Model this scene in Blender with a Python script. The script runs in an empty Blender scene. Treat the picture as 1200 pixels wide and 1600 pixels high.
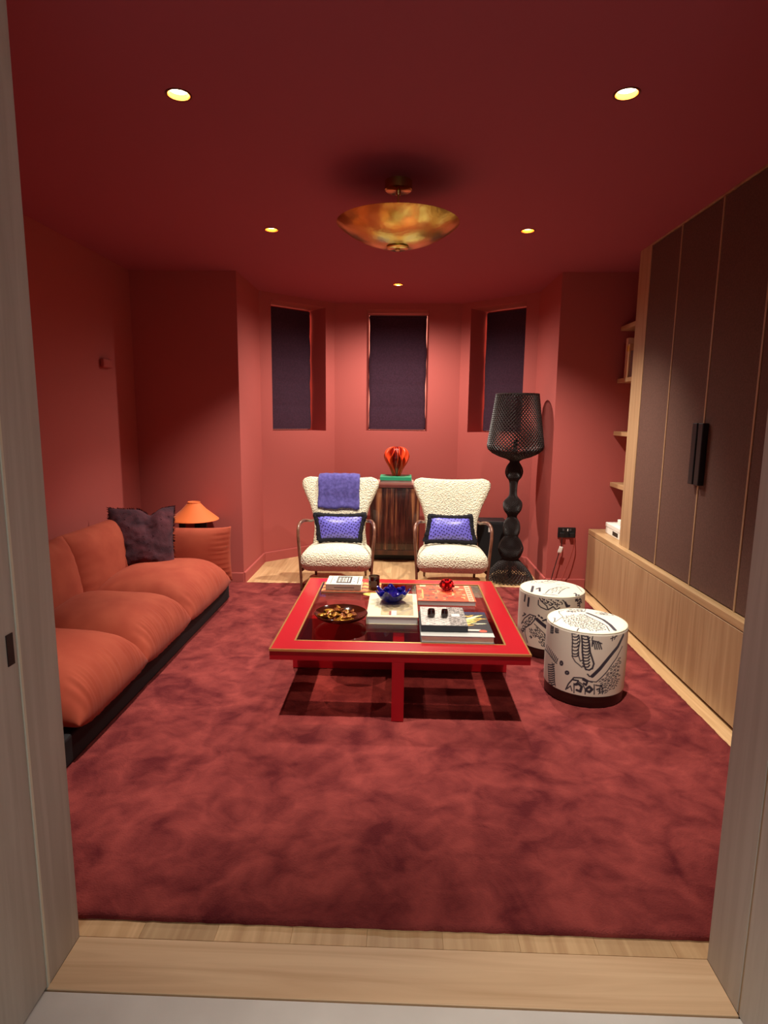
import bpy, bmesh, math, random
import numpy as np
from mathutils import Vector, Matrix
random.seed(7)
S = bpy.context.scene
C = S.collection
pi = math.pi
ZC = 2.669                      # ceiling height

# ------------------------------------------------------------ camera
F_PX, PITCH, YAW, ROLL = 941.46, 0.1589, -0.0289, -0.0115
cd = bpy.data.cameras.new('camera'); cam = bpy.data.objects.new('camera', cd); C.objects.link(cam)
cd.sensor_fit = 'VERTICAL'; cd.sensor_height = 24.0; cd.sensor_width = 18.0
cd.lens = F_PX / 1600 * 24.0; cd.clip_start = 0.02
fw = Vector((math.sin(YAW)*math.cos(PITCH), math.cos(YAW)*math.cos(PITCH), -math.sin(PITCH)))
rt = Vector((math.cos(YAW), -math.sin(YAW), 0)); dn = fw.cross(rt)
r2 = math.cos(ROLL)*rt + math.sin(ROLL)*dn; d2 = -math.sin(ROLL)*rt + math.cos(ROLL)*dn
M = Matrix((r2, -d2, -fw)).transposed().to_4x4(); M.translation = (0, 0, 1.5)
cam.matrix_world = M
S.camera = cam

# ------------------------------------------------------------ world, exposure, light settings
S.view_settings.view_transform = 'Standard'; S.view_settings.look = 'None'
S.view_settings.exposure = 0.12; S.view_settings.gamma = 1.0; S.view_settings.use_curve_mapping = False
W = bpy.data.worlds.new('world'); S.world = W; W.use_nodes = True
W.node_tree.nodes['Background'].inputs[0].default_value = (0.80, 0.88, 1.0, 1)
W.node_tree.nodes['Background'].inputs[1].default_value = 0.62
LAMP_COL = (1.0, 0.91, 0.79)
HALL_W = 165.0
# the five downlights in the room: x, y, watts, beam angle, tilt towards the bay
DOWNLIGHTS = [(-0.852, 2.433, 285, 58, 4), (0.798, 2.438, 285, 60, 4), (-0.862, 4.085, 275, 92, 9), (0.776, 4.092, 280, 106, 9), (-0.061, 5.697, 225, 166, 0)]

# ------------------------------------------------------------ helpers
def lin(c):
    return tuple(((v/255)/12.92 if v/255 <= .04045 else ((v/255+.055)/1.055)**2.4) for v in c) + (1.0,)

def new_mat(name):
    m = bpy.data.materials.new(name); m.use_nodes = True
    nt = m.node_tree; b = nt.nodes['Principled BSDF']
    return m, nt, b

def N(nt, kind, **kw):
    n = nt.nodes.new(kind)
    for k, v in kw.items(): setattr(n, k, v)
    return n

def add_bump(nt, b, scale, strength, dist=.01, coord='Object', detail=4, vor=False, stretch=None):
    tc = N(nt, 'ShaderNodeTexCoord'); src = tc.outputs[coord]
    if stretch:
        mp = N(nt, 'ShaderNodeMapping'); mp.inputs['Scale'].default_value = stretch
        nt.links.new(src, mp.inputs[0]); src = mp.outputs[0]
    if vor:
        t = N(nt, 'ShaderNodeTexVoronoi'); t.inputs['Scale'].default_value = scale; out = t.outputs['Distance']
    else:
        t = N(nt, 'ShaderNodeTexNoise'); t.inputs['Scale'].default_value = scale; t.inputs['Detail'].default_value = detail; out = t.outputs[0]
    nt.links.new(src, t.inputs['Vector'])
    bp = N(nt, 'ShaderNodeBump'); bp.inputs['Strength'].default_value = strength; bp.inputs['Distance'].default_value = dist
    nt.links.new(out, bp.inputs['Height']); nt.links.new(bp.outputs[0], b.inputs['Normal'])
    return t

def plain(name, rgb, rough=.5, metal=0, bump=None, sheen=0, coat=0, emit=0, trans=0, ior=1.45, spec=.5, vor=False):
    m, nt, b = new_mat(name)
    b.inputs['Base Color'].default_value = lin(rgb); b.inputs['Roughness'].default_value = rough
    b.inputs['Metallic'].default_value = metal; b.inputs['IOR'].default_value = ior
    b.inputs['Specular IOR Level'].default_value = spec
    if sheen: b.inputs['Sheen Weight'].default_value = sheen; b.inputs['Sheen Roughness'].default_value = .4
    if coat: b.inputs['Coat Weight'].default_value = coat; b.inputs['Coat Roughness'].default_value = .08
    if emit: b.inputs['Emission Color'].default_value = lin(rgb); b.inputs['Emission Strength'].default_value = emit
    if trans: b.inputs['Transmission Weight'].default_value = trans
    if bump: add_bump(nt, b, bump[0], bump[1], bump[2] if len(bump) > 2 else .01, vor=vor)
    return m

def mottled(name, c1, c2, scale, rough=.6, detail=5, bump=None, sheen=0, stretch=None, lo=.35, hi=.65, metal=0, coord='Object', distort=0, spec=.5, coat=0):
    m, nt, b = new_mat(name)
    tc = N(nt, 'ShaderNodeTexCoord'); mp = N(nt, 'ShaderNodeMapping')
    if stretch: mp.inputs['Scale'].default_value = stretch
    t = N(nt, 'ShaderNodeTexNoise'); t.inputs['Scale'].default_value = scale; t.inputs['Detail'].default_value = detail
    t.inputs['Distortion'].default_value = distort
    cr = N(nt, 'ShaderNodeValToRGB'); cr.color_ramp.elements[0].position = lo; cr.color_ramp.elements[1].position = hi
    cr.color_ramp.elements[0].color = lin(c1); cr.color_ramp.elements[1].color = lin(c2)
    nt.links.new(tc.outputs[coord], mp.inputs[0]); nt.links.new(mp.outputs[0], t.inputs['Vector'])
    nt.links.new(t.outputs[0], cr.inputs[0]); nt.links.new(cr.outputs[0], b.inputs['Base Color'])
    b.inputs['Roughness'].default_value = rough; b.inputs['Metallic'].default_value = metal; b.inputs['Specular IOR Level'].default_value = spec
    if sheen: b.inputs['Sheen Weight'].default_value = sheen; b.inputs['Sheen Roughness'].default_value = .35
    if coat: b.inputs['Coat Weight'].default_value = coat; b.inputs['Coat Roughness'].default_value = .1
    if bump: add_bump(nt, b, bump[0], bump[1], bump[2] if len(bump) > 2 else .01)
    return m

def oak(name, axis, c1, c2, rough=.45, vary=True):
    """oak with its grain running along axis; each board gets its own tone"""
    m, nt, b = new_mat(name)
    tc = N(nt, 'ShaderNodeTexCoord'); mp = N(nt, 'ShaderNodeMapping')
    sc = [22, 22, 22]; sc['xyz'.index(axis)] = 1.1
    mp.inputs['Scale'].default_value = sc
    oi = N(nt, 'ShaderNodeObjectInfo'); vm = N(nt, 'ShaderNodeVectorMath', operation='MULTIPLY_ADD')
    vm.inputs[1].default_value = (1, 1, 1)
    mul = N(nt, 'ShaderNodeMath', operation='MULTIPLY'); mul.inputs[1].default_value = 37.0
    nt.links.new(oi.outputs['Random'], mul.inputs[0]); nt.links.new(tc.outputs['Object'], vm.inputs[0]); nt.links.new(mul.outputs[0], vm.inputs[2])
    nt.links.new(vm.outputs[0], mp.inputs[0])
    t = N(nt, 'ShaderNodeTexNoise'); t.inputs['Scale'].default_value = 1.0; t.inputs['Detail'].default_value = 6; t.inputs['Distortion'].default_value = 1.2
    nt.links.new(mp.outputs[0], t.inputs['Vector'])
    cr = N(nt, 'ShaderNodeValToRGB'); cr.color_ramp.elements[0].position = .3; cr.color_ramp.elements[1].position = .7
    cr.color_ramp.elements[0].color = lin(c1); cr.color_ramp.elements[1].color = lin(c2)
    nt.links.new(t.outputs[0], cr.inputs[0])
    hsv = N(nt, 'ShaderNodeHueSaturation')
    mr = N(nt, 'ShaderNodeMapRange'); mr.inputs[3].default_value = .86 if vary else 1.0; mr.inputs[4].default_value = 1.12 if vary else 1.0
    nt.links.new(oi.outputs['Random'], mr.inputs[0]); nt.links.new(mr.outputs[0], hsv.inputs['Value'])
    nt.links.new(cr.outputs[0], hsv.inputs['Color']); nt.links.new(hsv.outputs[0], b.inputs['Base Color'])
    b.inputs['Roughness'].default_value = rough
    bp = N(nt, 'ShaderNodeBump'); bp.inputs['Strength'].default_value = .12; bp.inputs['Distance'].default_value = .004
    nt.links.new(t.outputs[0], bp.inputs['Height']); nt.links.new(bp.outputs[0], b.inputs['Normal'])
    return m

def printed(name, rough=.5, bump=None, sheen=0, coat=0):
    """flat print carried by the surface's own colour attribute"""
    m, nt, b = new_mat(name)
    at = N(nt, 'ShaderNodeAttribute', attribute_name='print')
    nt.links.new(at.outputs['Color'], b.inputs['Base Color']); b.inputs['Roughness'].default_value = rough
    if sheen: b.inputs['Sheen Weight'].default_value = sheen
    if coat: b.inputs['Coat Weight'].default_value = coat
    if bump: add_bump(nt, b, bump[0], bump[1], bump[2] if len(bump) > 2 else .01)
    return m

def glass(name, rgb, rough=.02, mix=.0, ior=1.45):
    m, nt, b = new_mat(name)
    b.inputs['Base Color'].default_value = lin(rgb); b.inputs['Roughness'].default_value = rough
    b.inputs['Transmission Weight'].default_value = 1.0; b.inputs['IOR'].default_value = ior
    return m

def obj(name, verts, faces, mat, parent=None, smooth=False, uvs=None):
    me = bpy.data.meshes.new(name); me.from_pydata([tuple(v) for v in verts], [], [tuple(f) for f in faces]); me.update()
    if mat is not None: me.materials.append(mat)
    if smooth: me.polygons.foreach_set('use_smooth', [True]*len(me.polygons))
    o = bpy.data.objects.new(name, me); C.objects.link(o)
    if parent: o.parent = parent
    return o

def from_bm(name, bm, mat, parent=None, smooth=False):
    me = bpy.data.meshes.new(name); bmesh.ops.recalc_face_normals(bm, faces=bm.faces[:]); bm.to_mesh(me); bm.free()
    if mat is not None: me.materials.append(mat)
    if smooth: me.polygons.foreach_set('use_smooth', [True]*len(me.polygons))
    o = bpy.data.objects.new(name, me); C.objects.link(o)
    if parent: o.parent = parent
    return o

def box(name, x0, x1, y0, y1, z0, z1, mat, parent=None, bevel=0, seg=2, smooth=False):
    bm = bmesh.new()
    vs = [bm.verts.new((x, y, z)) for z in (z0, z1) for y in (y0, y1) for x in (x0, x1)]
    for f in ((0,2,3,1),(4,5,7,6),(0,1,5,4),(2,6,7,3),(0,4,6,2),(1,3,7,5)): bm.faces.new([vs[i] for i in f])
    if bevel: bmesh.ops.bevel(bm, geom=bm.edges[:], offset=bevel, segments=seg, affect='EDGES', profile=.5)
    return from_bm(name, bm, mat, parent, smooth)

def add_box(bm, x0, x1, y0, y1, z0, z1):
    vs = [bm.verts.new((x, y, z)) for z in (z0, z1) for y in (y0, y1) for x in (x0, x1)]
    for f in ((0,2,3,1),(4,5,7,6),(0,1,5,4),(2,6,7,3),(0,4,6,2),(1,3,7,5)): bm.faces.new([vs[i] for i in f])

def lathe_data(prof, n=48, wob=None):
    vs, fs = [], []
    for j, (r, z) in enumerate(prof):
        for i in range(n):
            a = 2*pi*i/n; rr = r*(wob(a, j/(len(prof)-1)) if wob else 1)
            vs.append((rr*math.cos(a), rr*math.sin(a), z))
    for j in range(len(prof)-1):
        for i in range(n):
            k = (i+1) % n; fs.append((j*n+i, j*n+k, (j+1)*n+k, (j+1)*n+i))
    if prof[0][0] > 1e-5: fs.append(tuple(range(n-1, -1, -1)))
    if prof[-1][0] > 1e-5: fs.append(tuple((len(prof)-1)*n+i for i in range(n)))
    return vs, fs

def lathe(name, prof, mat, parent=None, n=48, smooth=True, loc=(0,0,0), caps=True, wob=None):
    vs, fs = lathe_data(prof, n, wob)
    if not caps: fs = [f for f in fs if len(f) == 4]
    o = obj(name, vs, fs, mat, parent, smooth); o.location = loc
    if smooth:
        try: o.data.set_sharp_from_angle(angle=math.radians(50))
        except Exception: pass
    return o

def tube_data(pts, rad, n=10, flat=1.0):
    pts = [Vector(p) for p in pts]; vs, fs = [], []
    rads = rad if hasattr(rad, '__len__') else [rad]*len(pts)
    prev = None
    for i, p in enumerate(pts):
        t = (pts[min(i+1, len(pts)-1)] - pts[max(i-1, 0)]).normalized()
        if prev is None:
            u = t.orthogonal().normalized()
        else:
            u = (prev - t*prev.dot(t)).normalized()
        prev = u; v = t.cross(u)
        for k in range(n):
            a = 2*pi*k/n; q = p + (u*math.cos(a) + v*math.sin(a)*flat)*rads[i]; vs.append(tuple(q))
    m = len(pts)
    for i in range(m-1):
        for k in range(n):
            l = (k+1) % n; fs.append((i*n+k, i*n+l, (i+1)*n+l, (i+1)*n+k))
    fs.append(tuple(range(n-1, -1, -1))); fs.append(tuple((m-1)*n+k for k in range(n)))
    return vs, fs

def smooth_path(pts, k=6):
    pts = [Vector(p) for p in pts]; out = []
    for i in range(len(pts)-1):
        p0 = pts[max(i-1, 0)]; p1 = pts[i]; p2 = pts[i+1]; p3 = pts[min(i+2, len(pts)-1)]
        for j in range(k):
            t = j/k
            out.append(.5*((2*p1) + (p2-p0)*t + (2*p0-5*p1+4*p2-p3)*t*t + (3*p1-p0-3*p2+p3)*t**3))
    out.append(pts[-1]); return out

def tube(name, pts, rad, mat, parent=None, n=10, k=6, flat=1.0):
    q = smooth_path(pts, k) if k > 1 else pts
    if hasattr(rad, '__len__'):
        rad = list(np.interp(np.linspace(0, len(rad)-1, len(q)), range(len(rad)), rad))
    vs, fs = tube_data(q, rad, n, flat)
    return obj(name, vs, fs, mat, parent, True)

def softbox_data(half, r, n=12, fn=None):
    """rounded box as one closed grid surface, optionally deformed by fn(x, y, z)"""
    bm = bmesh.new(); bmesh.ops.create_cube(bm, size=2)
    bmesh.ops.subdivide_edges(bm, edges=bm.edges[:], cuts=n, use_grid_fill=True)
    for v in bm.verts:
        p = Vector((v.co.x*half[0], v.co.y*half[1], v.co.z*half[2]))
        rr = min(r, min(half))
        q = Vector([max(-(h-rr), min(h-rr, c)) for c, h in zip(p, half)])
        d = p - q
        v.co = q + (d.normalized()*rr if d.length > 1e-6 else d)
    if fn:
        for v in bm.verts: v.co = fn(*v.co)
    return bm

def softbox(name, half, r, mat, parent=None, n=12, fn=None, loc=(0,0,0), rot=None):
    bm = softbox_data(half, r, n, fn); o = from_bm(name, bm, mat, parent, True)
    o.location = loc
    if rot: o.rotation_euler = rot
    return o

def pillow(name, outline, thick, mat, parent=None, nu=36, nv=28, a=2.6, b=.5, back=None, disp=None):
    """outline(u, v) -> (p, normal); thick/back = front/back thickness; u, v in -1..1"""
    if back is None: back = thick
    vs, fs, uv = [], [], []
    us = [math.sin(x*pi/2)*.55 + x*.45 for x in np.linspace(-1, 1, nu+1)]
    vv = [math.sin(x*pi/2)*.55 + x*.45 for x in np.linspace(-1, 1, nv+1)]
    for side in (1, -1):
        for v in vv:
            for u in us:
                p, nrm = outline(u, v)
                e = max(0.0, (1-abs(u)**a)*(1-abs(v)**a))**b
                t = (thick if side > 0 else -back)*e
                if disp and e > 0: t += side*disp(u, v, side)*e
                q = Vector(p) + Vector(nrm)*t
                vs.append(tuple(q)); uv.append((u*.5+.5, v*.5+.5))
    w = nu+1; n1 = w*(nv+1)
    for s in (0, 1):
        for j in range(nv):
            for i in range(nu):
                q = [j*w+i, j*w+i+1, (j+1)*w+i+1, (j+1)*w+i]
                q = [x+s*n1 for x in q]
                fs.append(q if s == 0 else q[::-1])
    me = bpy.data.meshes.new(name); me.from_pydata(vs, [], fs); me.update()
    ul = me.uv_layers.new(name='UVMap')
    for l in me.loops: ul.data[l.index].uv = uv[l.vertex_index]
    bm = bmesh.new(); bm.from_mesh(me); bmesh.ops.remove_doubles(bm, verts=bm.verts[:], dist=1e-5)
    bmesh.ops.recalc_face_normals(bm, faces=bm.faces[:])
    bm.to_mesh(me); bm.free()
    me.materials.append(mat); me.polygons.foreach_set('use_smooth', [True]*len(me.polygons))
    o = bpy.data.objects.new(name, me); C.objects.link(o)
    if parent: o.parent = parent
    return o

def thing(name, label, cat, loc=(0,0,0), rotz=0, group=None):
    o = bpy.data.objects.new(name, None); C.objects.link(o); o.empty_display_size = .1
    o.location = loc; o.rotation_euler = (0, 0, rotz); tag(o, label, cat, group); return o

def tag(o, label, cat, group=None):
    o['label'] = label; o['category'] = cat
    if group: o['group'] = group
    return o

def struct(o, label=None):
    o['kind'] = 'structure'
    if label: o['label'] = label
    return o

def shift(o, d):
    o.data.transform(Matrix.Translation(Vector(d))); return o

def print_plane(name, w, d, nx, ny, paint, mat, parent=None, loc=(0,0,0), thick=.0008, rot=None):
    """thin printed sheet (cover paper); paint(U, V) gives colours, U along w and V along d, both 0..1"""
    us = np.linspace(0, 1, nx+1); vs_ = np.linspace(0, 1, ny+1); U, V = np.meshgrid(us, vs_)
    col = paint(U, V)
    P = np.stack([(U-.5)*w, (V-.5)*d, np.full_like(U, thick)], -1).reshape(-1, 3)
    idx = np.arange((nx+1)*(ny+1)).reshape(ny+1, nx+1)
    fs = np.stack([idx[:-1,:-1], idx[:-1,1:], idx[1:,1:], idx[1:,:-1]], -1).reshape(-1, 4)
    me = bpy.data.meshes.new(name); me.from_pydata(P.tolist(), [], fs.tolist()); me.update()
    ca = me.color_attributes.new('print', 'FLOAT_COLOR', 'POINT')
    rgba = np.ones((P.shape[0], 4), np.float32); rgba[:, :3] = col.reshape(-1, 3); ca.data.foreach_set('color', rgba.ravel())
    me.materials.append(mat)
    o = bpy.data.objects.new(name, me); C.objects.link(o); o.location = loc
    if parent: o.parent = parent
    if rot: o.rotation_euler = rot
    return o

def L3(c): return np.array(lin(c)[:3])
def rect(col, U, V, u0, u1, v0, v1, c):
    m = (U >= u0) & (U <= u1) & (V >= v0) & (V <= v1); col[m] = L3(c)

# ------------------------------------------------------------ materials
WALL = plain('terracotta_wall_paint', (176, 88, 82), .75, bump=(90, .05, .002), spec=.25)
CEIL = plain('deep_red_ceiling_paint', (164, 79, 89), .8, bump=(90, .04, .002), spec=.2)
OAKX = oak('pale_oak_grain_across', 'x', (194, 158, 120), (216, 184, 146))
OAKY = oak('pale_oak_grain_lengthwise', 'y', (184, 144, 100), (212, 176, 130))
OAKZ = oak('pale_oak_grain_upright', 'z', (164, 128, 92), (188, 154, 116), vary=False)
JAMB = oak('greyed_oak_lining', 'z', (186, 178, 166), (204, 197, 186), vary=False, rough=.55)
STONE = mottled('pale_hall_stone', (214, 208, 200), (226, 221, 213), 4, .5)
BLACK = plain('black_metal', (22, 22, 24), .45)
DARKWOOD = mottled('dark_brown_wood', (52, 26, 18), (86, 44, 28), 3, .35, stretch=(6, 6, 1), coat=.3)
BRASS = mottled('aged_brass', (198, 178, 88), (238, 220, 128), 6, .24, metal=1.0, lo=.3, hi=.7, bump=(7, .12, .05))
BRASS_TRIM = plain('polished_brass_trim', (248, 212, 132), .32, 1.0)
REDLAC = plain('red_lacquer', (176, 16, 30), .32, coat=.35, spec=.4)
WHITE = plain('off_white_paper', (236, 232, 222), .7)
PAGES = mottled('page_edges', (206, 204, 198), (236, 236, 232), 1, .8, stretch=(2, 2, 500))
CREAM = plain('cream_boucle', (230, 222, 194), .95, bump=(85, .75, .016), sheen=.15, vor=True)
DOORCLOTH = mottled('dark_brown_door_cloth', (88, 58, 47), (100, 68, 56), 120, .85, bump=(500, .12, .002))
VELVET = mottled('burnt_orange_velvet', (154, 60, 38), (168, 74, 50), 6, .9, sheen=.04, bump=(300, .08, .002))

# strokes of the pouf drawings in millimetres on the fabric: width, then points
FRONT_SIDE = """4 -135,391 -129,348 -128,303 -124,263 -108,240 -90,229 -74,217;4 -101,392 -92,356 -97,310 -93,274 -84,249 -76,254;4.5 -134,405 -121,403;4.5 -133,388 -120,387 -108,391 -101,403;4.5 -132,372 -119,370 -107,374 -100,386;4.5 -131,355 -118,354 -106,358 -99,370;4.5 -130,337 -117,335 -105,339 -98,351;4.5 -129,318 -116,317 -104,321 -97,333;4.5 -128,300 -115,298 -103,302 -96,314;4.5 -126,281 -114,280 -102,284 -95,296;4.5 -126,268 -113,267 -101,271 -94,283;6 -86,387 -80,343 -77,299 -72,270 -66,233 -55,209;6 -59,391 -46,348 -40,304 -28,272 -18,243 -24,216;6 -55,209 -38,207 -25,218;5 -82,403 -70,399 -56,402;5 -81,386 -69,383 -55,386 -48,396;5 -80,370 -68,367 -54,369 -47,380;5 -79,354 -67,350 -53,353 -46,364;5 -78,338 -66,334 -52,337 -45,348;5 -77,322 -65,318 -51,321 -44,332;5 -76,305 -64,302 -50,305 -43,315;5 -75,289 -63,285 -49,288 -42,299;5 -74,273 -62,269 -48,272 -41,283;5 -73,256 -61,253 -47,256 -40,267;5 -72,240 -60,236 -46,239 -39,250;5 -71,224 -59,220 -45,223 -38,234;4 -34,372 -32,390 -26,398;4.5 -34,366 -3,359 15,351;4.5 -32,335 -31,364;4.5 -30,361 -23,347 -16,321;4.5 -21,361 -13,347 -6,321;4.5 -11,362 -3,347 5,322;4.5 -2,362 6,348 16,322;4 64,390 96,393;4 63,375 102,385;4 75,403 72,363;4 100,400 85,369;12 154,378 132,353 113,327 84,302 59,275 36,247 14,217 -4,196 -22,175;5 -22,175 -35,173 -45,184;4 149,319 127,294 109,268 88,246 70,224 53,200 28,172 1,145 -37,147;3.2 122,258 128,261 139,258 136,263;3.2 113,247 119,251 130,248 127,253;3.2 100,236 109,234 115,238 118,233;3.2 126,238 132,242 144,239 147,234;3.2 79,223 87,221 92,225 90,230;3.2 101,227 111,224 117,228 117,228;3.2 128,229 134,232 146,229 146,229;3.2 69,211 74,215 82,214 82,214;3.2 91,215 96,220 105,217 102,222;3.2 115,218 125,216 132,219 132,219;3.2 74,202 79,207 87,205 87,205;3.2 96,207 105,204 111,208 111,208;3.2 121,209 127,213 139,210 139,210;3.2 50,186 58,185 62,190 60,194;3.2 70,192 78,190 83,195 85,190;3.2 92,196 97,200 106,198 109,194;3.2 117,199 127,196 134,200 134,200;3.2 51,177 58,176 63,180 60,185;3.2 71,182 76,187 84,185 86,181;3.2 93,187 101,185 107,189 107,189;3.2 117,190 124,193 134,190 134,190;3.2 25,159 32,158 36,163 36,163;3.2 44,165 51,164 55,169 55,169;3.2 63,171 71,169 76,174 76,174;3.2 85,176 93,174 98,178 96,182;3.2 108,179 118,176 124,180 127,175;3.2 15,145 19,150 26,149 26,149;3.2 33,152 37,157 44,156 44,156;3.2 52,158 59,157 64,161 66,157;3.2 72,163 80,162 85,166 83,170;3.2 94,168 100,172 109,169 111,165;3.2 119,170 125,174 136,171 136,171;3.2 22,138 29,137 33,142 33,142;3.2 40,145 45,150 52,148 50,153;3.2 60,151 67,149 72,154 74,149;3.2 81,156 89,154 94,158 96,153;3.2 104,159 109,163 119,160 116,165;3.2 130,161 137,164 149,160 146,166;3.2 23,129 30,128 34,133 36,129;3.2 41,135 49,134 53,139 53,139;3.2 61,141 66,146 73,144 73,144;3.2 82,146 90,144 95,148 95,148;3.2 105,150 111,154 121,151 124,146;3.2 20,118 27,117 31,122 33,118;3.2 39,125 46,124 50,129 50,129;3.2 58,131 63,135 70,134 72,130;3.2 79,136 87,134 92,138 90,143;3.2 102,139 107,144 117,141 120,136;3.2 128,141 135,145 147,141 147,141;3.2 15,106 19,111 26,110 26,110;3.2 33,113 40,112 45,117 47,113;3.2 52,119 57,124 64,123 64,123;3.2 73,125 81,123 86,127 88,123;3.2 95,129 100,133 109,131 107,135;3.2 120,131 126,135 137,132 137,132;3.2 12,95 19,95 23,100 21,104;3.2 30,102 34,107 41,106 39,111;3.2 49,109 53,114 61,112 61,112;3.2 69,114 74,119 82,117 80,121;3.2 91,119 100,116 105,120 103,125;3.2 115,121 121,125 132,122 132,122;3.2 25,91 32,90 36,95 36,95;3.2 43,97 50,96 55,101 57,97;3.2 63,103 68,108 75,106 75,106;3.2 84,108 89,112 98,110 98,110;3.2 108,111 114,115 124,112 127,107;3.2 17,78 21,83 28,82 28,82;3.2 35,85 39,90 46,88 44,93;3.2 54,91 58,96 66,94 68,90;3.2 74,96 79,100 88,99 88,99;3.2 97,100 106,98 112,101 109,106;3.2 51,80 55,85 63,84 63,84;5 -149,76 -136,111 -110,153 -86,158 -62,159 -37,147 -20,143;4 -142,82 -125,103 -116,78;6 -113,140 -88,142 -91,127 -107,115;4 -84,136 -63,124 -51,99 -50,73;4 -108,122 -106,96 -105,70;9 -100,117 -84,124 -69,112 -74,84 -92,88;7 -65,151 -44,142 -49,123 -60,132;9 -45,104 -32,117 -17,103 -30,87 -44,93;4 -9,130 -7,104 -5,77;5 -1,127 32,122 38,80;6 7,104 21,108 23,85;7 -175,213 -176,206 -180,202 -185,201 -188,205 -188,212 -186,218 -181,221 -177,219 -175,213;7 -139,172 -140,167 -145,163 -151,162 -154,164 -155,170 -151,175 -146,177 -141,176 -139,172;4.5 -314,263 -329,237;4 -380,214 -323,231;4.5 -294,261 -304,237;4 -331,224 -300,231;4.5 -277,258 -286,235;4 -306,225 -283,228;4.5 -263,254 -271,231;4 -287,223 -268,225;4.5 -250,249 -257,227;4 -271,219 -254,220;4.5 -238,244 -245,222;4 -258,215 -242,215;4.5 -227,239 -233,217;4 -245,210 -231,210;4.5 -217,233 -223,211;4 -234,205 -220,204;4.5 -207,227 -213,206;4 -223,199 -211,199;4 -285,154 -276,118 -268,82 -235,65;4 -246,190 -225,148 -221,99 -214,70;5 -284,163 -251,174 -229,188;5 -282,151 -249,161 -228,176;5 -281,138 -248,149 -227,163;5 -280,126 -247,137 -226,151;5 -278,114 -246,125 -225,139;5 -277,102 -245,113 -224,127;5 -275,90 -244,101 -223,115;5 -274,78 -243,89 -222,103;5 -273,66 -242,77 -221,91;5 -271,54 -241,64 -220,78;4 -281,395 -281,344 -258,349 -253,401;4 -238,398 -238,364 -217,369;6 -281,387 -258,394;6 -280,377 -257,384;5 -236,391 -216,397;6 -279,368 -256,375;5 -235,381 -216,388;6 -278,358 -255,365;5 -234,372 -215,378;6 -277,348 -254,355;5 -233,362 -214,368"""
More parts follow.
